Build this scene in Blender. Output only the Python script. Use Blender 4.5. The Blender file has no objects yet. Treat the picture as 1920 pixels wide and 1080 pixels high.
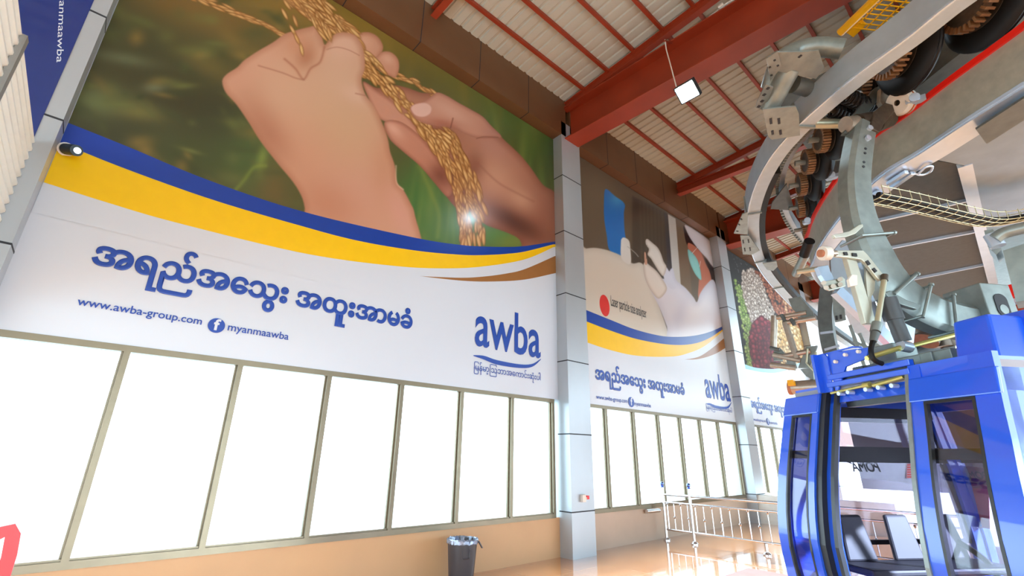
import bpy, bmesh, math, random
import numpy as np
from mathutils import Vector, Matrix
random.seed(7)
rng = np.random.default_rng(5)
S = bpy.context.scene
COL = S.collection
# ------------------------------------------------------------------ camera
FPX = 871.55
CAMZ = 1.703
def _rot(yaw, pitch, roll):
    cy, sy, cp, sp = math.cos(yaw), math.sin(yaw), math.cos(pitch), math.sin(pitch)
    f = np.array([cy*cp, sy*cp, sp]); r = np.array([sy, -cy, 0.]); u = np.cross(r, f)
    c, s = math.cos(roll), math.sin(roll)
    return r*c + u*s, -r*s + u*c, f
RX, UP, FW = _rot(*[math.radians(a) for a in (48.40, 19.885, 0.819)])
cd = bpy.data.cameras.new('camera'); cam = bpy.data.objects.new('camera', cd); COL.objects.link(cam)
cd.sensor_width = 36; cd.lens = 36*FPX/1920; cd.clip_start = .05; cd.clip_end = 500
m = Matrix.Identity(4)
for i in range(3):
    m[i][0], m[i][1], m[i][2] = RX[i], UP[i], -FW[i]
m[2][3] = CAMZ
cam.matrix_world = m
S.camera = cam
# ------------------------------------------------------------------ world, light, exposure
SKY = 4.6
S.view_settings.view_transform = 'Standard'; S.view_settings.look = 'None'; S.view_settings.gamma = 1
S.view_settings.use_curve_mapping = False
S.view_settings.exposure = 0.55
w = bpy.data.worlds.new('overcast_sky'); S.world = w; w.use_nodes = True
nt = w.node_tree; bg = nt.nodes['Background']
tc = nt.nodes.new('ShaderNodeTexCoord'); sx = nt.nodes.new('ShaderNodeSeparateXYZ'); cr = nt.nodes.new('ShaderNodeValToRGB')
nt.links.new(tc.outputs['Generated'], sx.inputs[0]); nt.links.new(sx.outputs['Z'], cr.inputs[0]); nt.links.new(cr.outputs[0], bg.inputs[0])
cr.color_ramp.elements[0].position = 0.0; cr.color_ramp.elements[0].color = (.68, .87, 1, 1)
cr.color_ramp.elements[1].position = 1.0; cr.color_ramp.elements[1].color = (.62, .84, 1, 1)
bg.inputs[1].default_value = SKY
sd = bpy.data.lights.new('low_sun', 'SUN'); sd.energy = 25; sd.angle = math.radians(1.5); sd.color = (.68, .87, 1)
so_ = bpy.data.objects.new('low_sun', sd); COL.objects.link(so_)
so_.rotation_euler = Vector((.25, -.93, .30)).to_track_quat('Z', 'Y').to_euler()
S.cycles.max_bounces = 10; S.cycles.diffuse_bounces = 6; S.cycles.glossy_bounces = 5; S.cycles.transmission_bounces = 8
S.cycles.sample_clamp_indirect = 6
S.cycles.caustics_reflective = False; S.cycles.caustics_refractive = False
# ------------------------------------------------------------------ tracing helpers
def ray(px, py):
    x, y = (px-960)/FPX, -(py-540)/FPX
    return RX*x + UP*y + FW
def onY(px, py, Y): d = ray(px, py); d = d*(Y/d[1]); return Vector((d[0], d[1], d[2]+CAMZ))
def onX(px, py, X): d = ray(px, py); d = d*(X/d[0]); return Vector((d[0], d[1], d[2]+CAMZ))
def onZ(px, py, Z): d = ray(px, py); d = d*((Z-CAMZ)/d[2]); return Vector((d[0], d[1], Z))
# ------------------------------------------------------------------ materials
def lin(c): return tuple(((v/255)/12.92 if v/255 <= .04045 else ((v/255+.055)/1.055)**2.4) for v in c[:3]) + (1,)
MC = {}
def mat(name, rgb, rough=.5, metal=0., coat=0., var=.06, vs=6., bump=0., alpha=1., trans=0., spec=.5):
    if name in MC: return MC[name]
    m = bpy.data.materials.new(name); m.use_nodes = True; n = m.node_tree; b = n.nodes['Principled BSDF']
    c = lin(rgb)
    t = n.nodes.new('ShaderNodeTexCoord'); no = n.nodes.new('ShaderNodeTexNoise'); no.inputs['Scale'].default_value = vs
    no.inputs['Detail'].default_value = 5
    n.links.new(t.outputs['Object'], no.inputs['Vector'])
    r = n.nodes.new('ShaderNodeValToRGB')
    r.color_ramp.elements[0].position = .3; r.color_ramp.elements[1].position = .7
    r.color_ramp.elements[0].color = tuple(v*(1-var) for v in c[:3])+(1,)
    r.color_ramp.elements[1].color = tuple(min(1, v*(1+var)) for v in c[:3])+(1,)
    n.links.new(no.outputs['Fac'], r.inputs[0]); n.links.new(r.outputs[0], b.inputs['Base Color'])
    b.inputs['Roughness'].default_value = rough; b.inputs['Metallic'].default_value = metal
    b.inputs['Coat Weight'].default_value = coat; b.inputs['Coat Roughness'].default_value = .05
    b.inputs['Transmission Weight'].default_value = trans; b.inputs['Specular IOR Level'].default_value = spec
    if bump:
        bp = n.nodes.new('ShaderNodeBump'); bp.inputs['Strength'].default_value = bump; bp.inputs['Distance'].default_value = .01
        n.links.new(no.outputs['Fac'], bp.inputs['Height']); n.links.new(bp.outputs[0], b.inputs['Normal'])
    MC[name] = m; return m
def glass_mat(name, tint, rough=.02, refl=1.):
    if name in MC: return MC[name]
    m = bpy.data.materials.new(name); m.use_nodes = True; n = m.node_tree
    for x in list(n.nodes): n.nodes.remove(x)
    o = n.nodes.new('ShaderNodeOutputMaterial'); tr = n.nodes.new('ShaderNodeBsdfTransparent'); gl = n.nodes.new('ShaderNodeBsdfGlossy')
    mx = n.nodes.new('ShaderNodeMixShader'); fr = n.nodes.new('ShaderNodeFresnel'); fr.inputs[0].default_value = 1.5
    tr.inputs[0].default_value = tint; gl.inputs['Roughness'].default_value = rough
    n.nodes.remove(fr); fr = n.nodes.new('ShaderNodeLayerWeight'); fr.inputs[0].default_value = .35
    mu_ = n.nodes.new('ShaderNodeMath'); mu_.operation = 'MULTIPLY_ADD'; mu_.inputs[1].default_value = .45*refl; mu_.inputs[2].default_value = .03*refl
    n.links.new(fr.outputs['Facing'], mu_.inputs[0]); fr = mu_
    n.links.new(fr.outputs[0], mx.inputs[0]); n.links.new(tr.outputs[0], mx.inputs[1]); n.links.new(gl.outputs[0], mx.inputs[2]); n.links.new(mx.outputs[0], o.inputs[0])
    MC[name] = m; return m
def emis(name, rgb, k):
    m = bpy.data.materials.new(name); m.use_nodes = True; b = m.node_tree.nodes['Principled BSDF']
    b.inputs['Emission Color'].default_value = lin(rgb); b.inputs['Emission Strength'].default_value = k; return m
white_vinyl = mat('white_vinyl', (203, 214, 226), .28, var=.015, vs=.8)
blue_print = mat('blue_print', (22, 62, 158), .28, var=.03)
text_blue = mat('text_blue', (24, 66, 160), .35, var=.02)
yellow_print = mat('yellow_print', (236, 194, 10), .3, var=.02)
brown_print = mat('brown_print', (150, 104, 56), .3, var=.03)
red_print = mat('red_print', (205, 32, 16), .35)
black_print = mat('black_print', (38, 36, 40), .35)
clad = mat('grey_cladding', (176, 184, 190), .33, .35, var=.02, vs=2)
joint = mat('dark_joint', (40, 42, 46), .7)
brown_panel = mat('brown_panel', (112, 78, 52), .38, .2, var=.05, vs=2)
redsteel = mat('red_oxide_steel', (148, 54, 27), .5, var=.13, vs=1.6)
roof_m = mat('roof_sheet', (184, 184, 172), .55, var=.04, vs=1)
bronze = mat('bronze_frame', (122, 110, 88), .34, .5, var=.05)
galv = mat('galvanised_steel', (136, 146, 143), .42, .5, var=.14, vs=9)
galv_d = mat('dark_galvanised', (98, 104, 102), .48, .5, var=.16, vs=9)
alu = mat('aluminium_rail', (168, 184, 196), .36, .4, var=.06, vs=7)
alu_d = mat('brushed_aluminium', (178, 178, 164), .4, .45, var=.1, vs=12)
bright = mat('bright_aluminium', (196, 214, 234), .25, .5, var=.04)
rubber = mat('black_rubber', (16, 14, 13), .5, var=.15, vs=20, spec=.25)
darkgear = mat('oily_gear_steel', (98, 88, 78), .4, .7, var=.2, vs=20)
rust = mat('rusty_gear_rim', (150, 116, 84), .5, .5, var=.2, vs=20)
redstripe = mat('red_stripe', (222, 30, 14), .4, var=.04)
yellow_p = mat('yellow_paint', (240, 176, 14), .4, var=.05)
blue_p = mat('blue_gondola_paint', (26, 88, 222), .3, 0, coat=1., var=.03, vs=3)
seal = mat('rubber_seal', (34, 37, 38), .4, var=.1)
cab_in = mat('grey_cabin_lining', (150, 150, 160), .6)
seat_m = mat('dark_seat', (40, 38, 46), .55)
steel = mat('stainless_steel', (214, 214, 216), .18, 1., var=.03)
deckm = mat('dark_ribbed_deck', (72, 78, 80), .6, .3, var=.1, vs=14)
zinc = mat('yellow_zinc', (214, 204, 120), .3, .7)
white_pl = mat('white_plastic', (226, 222, 212), .4)
red_pl = mat('red_plastic', (214, 22, 26), .3)
bin_m = mat('dark_grey_plastic', (70, 68, 72), .32, var=.05)
bag_m = mat('silver_bin_liner', (150, 160, 178), .25, .5, var=.3, vs=40)
cabin_glass = glass_mat('cabin_glass', (.74, .72, .80, 1), refl=.6)
pane_glass = glass_mat('window_glass', (.99, 1, 1, 1), refl=.25)
# ------------------------------------------------------------------ object helpers
def tag(o, label=None, cat=None, group=None, kind=None):
    if label: o['label'] = label
    if cat: o['category'] = cat
    if group: o['group'] = group
    if kind: o['kind'] = kind
    return o
def empty(name, loc=(0, 0, 0), label=None, cat=None, group=None, kind=None):
    o = bpy.data.objects.new(name, None); o.location = loc; o.empty_display_size = .1; COL.objects.link(o)
    return tag(o, label, cat, group, kind)
class MB:
    def __init__(s): s.b = bmesh.new()
    def quad(s, pts):
        return s.b.faces.new([s.b.verts.new(p) for p in pts])
    def box(s, lo, hi, M=None):
        v = [s.b.verts.new(Vector((x, y, z)) if M is None else M @ Vector((x, y, z))) for x in (lo[0], hi[0]) for y in (lo[1], hi[1]) for z in (lo[2], hi[2])]
        for f in ((0, 1, 3, 2), (4, 6, 7, 5), (0, 4, 5, 1), (2, 3, 7, 6), (0, 2, 6, 4), (1, 5, 7, 3)): s.b.faces.new([v[i] for i in f])
        return s
    def bar(s, a, b, w, h, up=(0, 0, 1)):
        a, b = Vector(a), Vector(b); d = (b-a); L = d.length
        if L < 1e-6: return s
        d.normalize(); up = Vector(up)
        if abs(d.dot(up)) > .98: up = Vector((1, 0, 0))
        x = d.cross(up).normalized(); z = x.cross(d)
        M = Matrix((( x[0], d[0], z[0], a[0]), (x[1], d[1], z[1], a[1]), (x[2], d[2], z[2], a[2]), (0, 0, 0, 1)))
        return s.box((-w/2, 0, -h/2), (w/2, L, h/2), M)
    def sweep(s, path, prof, up=(0, 0, 1), closed=True, cap=True):
        path = [Vector(p) for p in path]; up = Vector(up); rings = []
        for i, p in enumerate(path):
            t = (path[min(i+1, len(path)-1)]-path[max(i-1, 0)]).normalized()
            x = t.cross(up)
            x = x.normalized() if x.length > 1e-4 else Vector((1, 0, 0))
            z = x.cross(t).normalized()
            rings.append([s.b.verts.new(p + x*a + z*b) for a, b in prof])
        n = len(prof)
        for i in range(len(rings)-1):
            for j in range(n if closed else n-1):
                k = (j+1) % n
                s.b.faces.new((rings[i][j], rings[i+1][j], rings[i+1][k], rings[i][k]))
        if cap and closed:
            s.b.faces.new(rings[0][::-1]); s.b.faces.new(rings[-1])
        return s
    def tube(s, path, r, seg=10):
        path = [Vector(p) for p in path]
        prof = [(math.cos(2*math.pi*i/seg), math.sin(2*math.pi*i/seg)) for i in range(seg)]
        t0 = (path[-1]-path[0]).normalized(); up = Vector((0, 0, 1)) if abs(t0.z) < .8 else Vector((.3, 1, 0)).normalized()
        return s.sweep(path, [(r*a, r*b) for a, b in prof], up)
    def cyl(s, a, b, r, seg=16, r2=None):
        a, b = Vector(a), Vector(b); d = (b-a).normalized(); u = d.orthogonal().normalized(); v = d.cross(u); r2 = r if r2 is None else r2
        A = [s.b.verts.new(a+(u*math.cos(2*math.pi*i/seg)+v*math.sin(2*math.pi*i/seg))*r) for i in range(seg)]
        B = [s.b.verts.new(b+(u*math.cos(2*math.pi*i/seg)+v*math.sin(2*math.pi*i/seg))*r2) for i in range(seg)]
        for i in range(seg): s.b.faces.new((A[i], A[(i+1) % seg], B[(i+1) % seg], B[i]))
        s.b.faces.new(A[::-1]); s.b.faces.new(B); return s
    def lathe(s, c, axis, prof, seg=32):     # prof: (radius, along)
        c = Vector(c); d = Vector(axis).normalized(); u = d.orthogonal().normalized(); v = d.cross(u); R = []
        for r, h in prof:
            R.append([s.b.verts.new(c+d*h+(u*math.cos(2*math.pi*i/seg)+v*math.sin(2*math.pi*i/seg))*max(r, 1e-4)) for i in range(seg)])
        for a, b in zip(R[:-1], R[1:]):
            for i in range(seg): s.b.faces.new((a[i], a[(i+1) % seg], b[(i+1) % seg], b[i]))
        return s
    def prism(s, pts, off):                  # polygon (3-D points) extruded by vector off
        off = Vector(off); A = [s.b.verts.new(Vector(p)) for p in pts]; B = [s.b.verts.new(Vector(p)+off) for p in pts]; n = len(pts)
        s.b.faces.new(A[::-1]); s.b.faces.new(B)
        for i in range(n): s.b.faces.new((A[i], A[(i+1) % n], B[(i+1) % n], B[i]))
        return s
    def torus(s, c, axis, R, r, seg=28, ring=10):
        c = Vector(c)
        return s.lathe(c, axis, [(R+r*math.cos(2*math.pi*k/ring), r*math.sin(2*math.pi*k/ring)) for k in range(ring+1)], seg)
    def build(s, name, m, parent=None, smooth=False, bevel=0.):
        bmesh.ops.remove_doubles(s.b, verts=s.b.verts, dist=1e-6)
        bmesh.ops.recalc_face_normals(s.b, faces=s.b.faces)
        me = bpy.data.meshes.new(name); s.b.to_mesh(me); s.b.free(); me.materials.append(m)
        if smooth:
            for p in me.polygons: p.use_smooth = True
            try: me.set_sharp_from_angle(angle=math.radians(38))
            except Exception: pass
        o = bpy.data.objects.new(name, me); COL.objects.link(o)
        if parent is not None:
            par = parent; o.parent = par
            T = Matrix.Identity(4); q = par
            while q is not None: T = q.matrix_basis @ T; q = q.parent
            me.transform(T.inverted())
        if bevel:
            bv = o.modifiers.new('bevel', 'BEVEL'); bv.width = bevel; bv.segments = 2; bv.limit_method = 'ANGLE'
        return o
def B(lo, hi, M=None): return MB().box(lo, hi, M)
def smooth_path(P, n=6, closed=False):
    P = [Vector(p) for p in P]; out = []; N = len(P)
    rngi = range(N if closed else N-1)
    for i in rngi:
        if closed: a, b, c, d = P[i-1], P[i], P[(i+1) % N], P[(i+2) % N]
        else: a, b, c, d = P[max(i-1, 0)], P[i], P[i+1], P[min(i+2, N-1)]
        for k in range(n):
            t = k/n
            out.append(.5*((2*b)+(c-a)*t+(2*a-5*b+4*c-d)*t*t+(3*b-a-3*c+d)*t**3))
    if not closed: out.append(P[-1])
    return out
def copy_tree(o, parent=None, label=None):
    c = o.copy(); COL.objects.link(c); c.parent = parent
    if label: c['label'] = label
    for ch in list(o.children): copy_tree(ch, c)
    return c
# ================================================================== THE SETTING
WY = 6.5                       # face of the left wall
PY = 6.2                       # face of pillars and fascia
ZS, ZB, ZT = .65, 2.777, 9.04  # sill, banner bottom, banner top
# floor: glossy orange tiles
fm = bpy.data.materials.new('orange_floor_tiles'); fm.use_nodes = True; n = fm.node_tree; b = n.nodes['Principled BSDF']
t = n.nodes.new('ShaderNodeTexCoord'); br = n.nodes.new('ShaderNodeTexBrick'); br.offset = 0; br.inputs['Scale'].default_value = 1
br.inputs['Brick Width'].default_value = .8; br.inputs['Row Height'].default_value = .8; br.inputs['Mortar Size'].default_value = .004
br.inputs['Color1'].default_value = lin((214, 148, 98)); br.inputs['Color2'].default_value = lin((204, 136, 86)); br.inputs['Mortar'].default_value = lin((226, 186, 146))
no = n.nodes.new('ShaderNodeTexNoise'); no.inputs['Scale'].default_value = 1.5; no.inputs['Detail'].default_value = 8
mp = n.nodes.new('ShaderNodeMapping'); mp.inputs['Scale'].default_value = (1, 6, 1)
mx = n.nodes.new('ShaderNodeMix'); mx.data_type = 'RGBA'; mx.blend_type = 'MULTIPLY'; mx.inputs[0].default_value = .5
n.links.new(t.outputs['Object'], br.inputs['Vector']); n.links.new(t.outputs['Object'], mp.inputs[0]); n.links.new(mp.outputs[0], no.inputs['Vector'])
rr = n.nodes.new('ShaderNodeValToRGB'); rr.color_ramp.elements[0].color = (.55, .42, .32, 1); rr.color_ramp.elements[1].color = (1, 1, 1, 1)
rr.color_ramp.elements[0].position = .3; rr.color_ramp.elements[1].position = .65
n.links.new(no.outputs['Fac'], rr.inputs[0]); n.links.new(br.outputs['Color'], mx.inputs[6]); n.links.new(rr.outputs[0], mx.inputs[7]); n.links.new(mx.outputs[2], b.inputs['Base Color'])
b.inputs['Roughness'].default_value = .14; b.inputs['Coat Weight'].default_value = 1
tag(B((-6, -11, -.2), (30, WY+.25, 0)).build('floor', fm), kind='structure')
tag(B((-60, -60, -.5), (90, 60, -.22)).build('ground', mat('pale_concrete', (205, 208, 205), .8)), kind='structure')
tan_low = mat('tan_low_wall', (206, 166, 122), .5, var=.05, vs=1.2)
beige_low = mat('beige_low_wall', (190, 170, 150), .55, var=.07, vs=1.5)
tag(B((-6, WY, 0), (7.35, WY+.2, ZS)).build('wall_left', tan_low), kind='structure')
tag(B((7.35, WY, 0), (30, WY+.2, ZS+.02)).build('wall_left', beige_low), kind='structure')
tag(B((-6, WY+.05, ZB+.0), (30, WY+.25, 10.15)).build('wall_left', mat('wall_render', (150, 140, 130), .6)), kind='structure')
# unseen enclosure added to shape the light; right wall cut to admit the sun
wallm = mat('far_wall', (168, 160, 150), .7)
tag(B((-6, -11, 5.3), (20.4, -10.8, 12.4)).build('wall_right_unseen', wallm), kind='structure')
tag(B((-6.2, -11, 3.2), (-6, WY+.2, 12.4)).build('wall_back', wallm), kind='structure')
# windows: one framed band per bay
BAYS = [(-1.0, 7.03), (7.69, 15.02), (15.7, 23.05)]
MULL = [[-0.88, .205, 1.31, 2.42, 3.545, 4.675, 5.81, 6.88], [7.55, 8.575, 9.625, 10.68, 11.73, 12.79, 13.87, 14.99], [15.72, 16.8, 17.9, 19., 20.1, 21.2, 22.3, 23.0]]
for i, mu in enumerate(MULL):
    e = empty('window_%d' % (i+1), ((mu[0]+mu[-1])/2, WY, ZS), kind='structure')
    f = MB()
    f.box((mu[0]-.05, WY-.03, ZS-.0), (mu[-1]+.03, WY+.07, ZS+.07)); f.box((mu[0]-.05, WY-.03, ZB-.07), (mu[-1]+.03, WY+.07, ZB))
    f.box((mu[0]-.05, WY-.01, ZS+.07), (mu[-1]+.03, WY+.04, ZS+.09))
    f.build('window_frame', bronze, e)
    for x in mu:
        g = MB(); g.box((x-.03, WY-.03, ZS+.07), (x+.03, WY+.07, ZB-.07)); g.box((x-.05, WY+.02, ZS+.07), (x+.0, WY+.06, ZB-.07))
        g.build('mullion', bronze, e)
    for a, c in zip(mu[:-1], mu[1:]):
        MB().box((a+.03, WY+.03, ZS+.07), (c-.03, WY+.036, ZB-.07)).build('pane', pane_glass, e)
# fascia box (brown soffit strip + tall brown panel) with joints
for i, (x0, x1) in enumerate(((-.88, 7.2), (7.35, 15.3), (15.4, 30))):
    f = MB(); f.box((x0, PY, ZT+.012), (x1, WY+.05, 10.16))
    o = tag(f.build('trim_%d' % (i+1), brown_panel), kind='structure')
    j = MB(); x = x0+ (1.16 if i == 0 else 1.4)
    if i == 0: xs = [0.28, 1.7, 3.1, 4.51, 5.93]
    elif i == 1: xs = [8.87, 10.21, 11.66, 13.08, 14.5]
    else: xs = [16.2+1.42*k for k in range(9)]
    for x in xs:
        j.box((x-.008, PY-.003, ZT+.009), (x+.008, PY+.01, 10.16)); j.box((x-.008, PY-.003, ZT+.008), (x+.008, WY, ZT+.02))
    j.build('panel_joint', joint, o)
# pillars with cladding joints
def pillar(x0, x1, label, zs, y1=WY+.3):
    e = empty('clad_pillar', ((x0+x1)/2, PY, 0), label, 'pillar')
    MB().box((x0, PY, 0), (x1, y1, ZT+.4 if x0 > 0 else 10)).build('cladding', clad, e)
    j = MB()
    for z in zs: j.box((x0-.003, PY-.003, z-.011), (x1+.003, WY, z+.011))
    j.build('joint', joint, e); return e
Z1 = [.755, 2.12, 3.54, 4.98, 6.45, 7.9]
pillar(7.03, 7.69, 'grey metal-clad pillar between the hands banner and the laboratory banner', Z1)
pillar(15.05, 15.7, 'grey metal-clad pillar between the laboratory banner and the seeds banner', Z1)
pillar(23.07, 23.7, 'distant grey metal-clad pillar at the far end of the seeds banner', Z1)
pillar(-2.6, -.885, 'wide grey metal-clad pillar at the left edge, carrying the blue sticker', Z1)
for x in (-.87,):
    pass
# brown cladding on the far wall past the third pillar
tag(B((23.7, PY+.1, 2.2), (30, WY+.04, 9.05)).build('wall_left', brown_panel), kind='structure')
# corrugated roof
SK = -.06
def RZ(y): return 10.12 + .12*(PY-y)
rf = MB(); prof = []
x = -7.0; rows = []
while x < 31:
    for dx, dz in ((0, 0), (.13, 0), (.15, .03), (.19, .03), (.21, 0)): prof.append((x+dx, dz))
    x += .23
for y in (6.65, -2.0, -11.2):
    zz = 10.12+.12*(PY-y) if y > -3 else 10.12+.12*(PY+2)-.12*(-2-y)
    rows.append([rf.b.verts.new((px+SK*(y-PY), y, zz+dz)) for px, dz in prof])
for a, c in zip(rows[:-1], rows[1:]):
    for k in range(len(prof)-1): rf.b.faces.new((a[k], a[k+1], c[k+1], c[k]))
ro = rf.build('ceiling', roof_m); tag(ro, kind='structure')
so = ro.modifiers.new('thick', 'SOLIDIFY'); so.thickness = .02; so.offset = 1
# steel work
def ibeam(mb, a, c, h, fw, tf=.022, tw=.014):
    a, c = Vector(a), Vector(c)
    mb.bar(a, c, fw, tf); mb.bar(a+Vector((0, 0, h)), c+Vector((0, 0, h)), fw, tf); mb.bar(a+Vector((0, 0, h/2)), c+Vector((0, 0, h/2)), tw, h)
    return mb
def sk(x, y): return x+SK*(y-PY)
for x, z, h, fw, lab in ((7.40, 8.99, .93, .5, 'huge red oxide I-beam crossing the hall above the first pillar, behind the floodlight'),
                        (16.05, 8.95, .93, .5, 'deep red oxide I-beam crossing the hall above the second pillar'),
                        (25.0, 8.95, .93, .5, 'most distant deep red oxide I-beam, half hidden by the machinery')):
    tag(ibeam(MB(), (sk(x, 6.28), 6.28, z), (sk(x, -10.7), -10.7, z), h, fw, .03, .02).build('steel_beam', redsteel, bevel=.004), lab, 'beam')
for x, z, h, fw, lab in ((12.6, 9.66, .22, .2, 'slim horizontal red tie beam between the two deep beams'),):
    tag(ibeam(MB(), (sk(x, 6.2), 6.2, z), (sk(x, -10.7), -10.7, z), h, fw, .02).build('tie_beam', redsteel), lab, 'beam')
for x, lab in ((7.22, 'sloping red rafter just above the huge I-beam of the first pillar'), (12.58, 'sloping red rafter above the slim tie beam'), (16.0, 'sloping red rafter above the second deep I-beam'), (3.32, 'red rafter end meeting the fascia over the hands banner'), (20.8, 'far sloping red rafter above the gondola machinery')):
    r = MB(); zo = -.27
    ibeam(r, (sk(x, 6.2), 6.2, RZ(6.2)+zo), (sk(x, -2), -2, RZ(-2)+zo), .2, .14, .016)
    ibeam(r, (sk(x, -2), -2, RZ(-2)+zo), (sk(x, -10.7), -10.7, RZ(-2)-.12*8.7+zo), .2, .14, .016)
    tag(r.build('roof_rafter', redsteel), lab, 'rafter')
ys = [5.62-.70*k for k in range(11)]
for k, y in enumerate(ys):
    r = MB().box((-6, y-.035, RZ(y)-.085), (29.5, y+.035, RZ(y)-.004))
    nm = ['nearest the left wall', 'second', 'third', 'fourth', 'fifth', 'sixth', 'seventh', 'eighth', 'ninth', 'tenth', 'eleventh'][k]
    tag(r.build('roof_purlin', redsteel), ('thin red purlin under the roof sheets, the one nearest the left wall' if k == 0 else 'thin red purlin under the roof sheets, %s counted from the left wall' % nm), 'purlin', 'purlins under the roof sheets')
# corrugated wall section at the far left with horizontal ribs and a grey upright
cw = MB(); x0 = -1.02
zt_ = 4.63
prof = []
z = 3.05
cwm = mat('cream_corrugated_sheet', (228, 234, 228), .5, var=.03)
pts = []
while z < zt_:
    pts += [(0, z), (.012, z+.012), (.05, z+.03), (.05, z+.04), (.0, z+.09)]; z += .1
rows = [[cw.b.verts.new((x0-a, y, zz)) for a, zz in pts] for y in (6.19, -3.0)]
for k in range(len(pts)-1): cw.b.faces.new((rows[0][k], rows[0][k+1], rows[1][k+1], rows[1][k]))
co = cw.build('wall_back', cwm); tag(co, kind='structure'); so = co.modifiers.new('t', 'SOLIDIFY'); so.thickness = .015
yy = onX(21, 140, x0+.04).y
e = MB(); e.box((x0+.0, yy-.04, 3.0), (x0+.04, yy+.04, zt_+.01))
tag(e.build('trim_9', mat('grey_trim', (150, 152, 150), .4, .4)), kind='structure')
# ================================================================== BANNERS
def lab_text(s, pL, pR, Y, m, parent, xL=None, name='lettering', thick=.0, zl=None, xr=None, hs=1., flip=False):
    """text laid on the wall plane from pL to pR (wall x,z); baseline level"""
    c = bpy.data.curves.new('t', 'FONT'); c.body = s; c.size = 1; c.resolution_u = 4
    if thick: c.bevel_depth = thick; c.bevel_resolution = 1
    o = bpy.data.objects.new('t', c); COL.objects.link(o)
    dg = bpy.context.evaluated_depsgraph_get(); dg.update(); me = bpy.data.meshes.new_from_object(o.evaluated_get(dg))
    COL.objects.unlink(o); bpy.data.objects.remove(o)
    v = np.zeros(len(me.vertices)*3); me.vertices.foreach_get('co', v); v = v.reshape(-1, 3)
    sx_ = (pR[0]-pL[0])/(v[:, 0].max()-v[:, 0].min())
    w = np.zeros_like(v)
    w[:, 0] = pL[0]+(v[:, 0]-v[:, 0].min())*sx_
    w[:, 2] = (pL[1]+pR[1])/2 + v[:, 1]*sx_*hs
    w[:, 1] = Y - v[:, 2]*.15*sx_ - .002
    me.vertices.foreach_set('co', w.ravel()); me.update()
    me.materials.clear(); me.materials.append(m)
    o = bpy.data.objects.new(name, me); COL.objects.link(o)
    if parent is not None: o.parent = parent; me.transform(parent.matrix_basis.inverted())
    return o
def wp(px, py): p = onY(px, py, WY-.02); return (p.x, p.z)
def band(top, bot, Y, name, m, parent, x0, x1, n=90):
    """printed stripe between two curves (lists of (x,z)); thin sheet"""
    def f(P):
        Q = smooth_path([(p[0], p[1], 0) for p in P], 8); X = [q.x for q in Q]; Z = [q.y for q in Q]
        return lambda x: np.interp(x, X, Z)
    ft, fb = f(top), f(bot); mb = MB(); prev = None
    for x in np.linspace(x0, x1, n):
        a, c = mb.b.verts.new((x, Y, ft(x))), mb.b.verts.new((x, Y, min(ft(x)-.001, fb(x))))
        if prev: mb.b.faces.new((prev[0], a, c, prev[1]))
        prev = (a, c)
    o = mb.build(name, m, parent); return o
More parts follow.
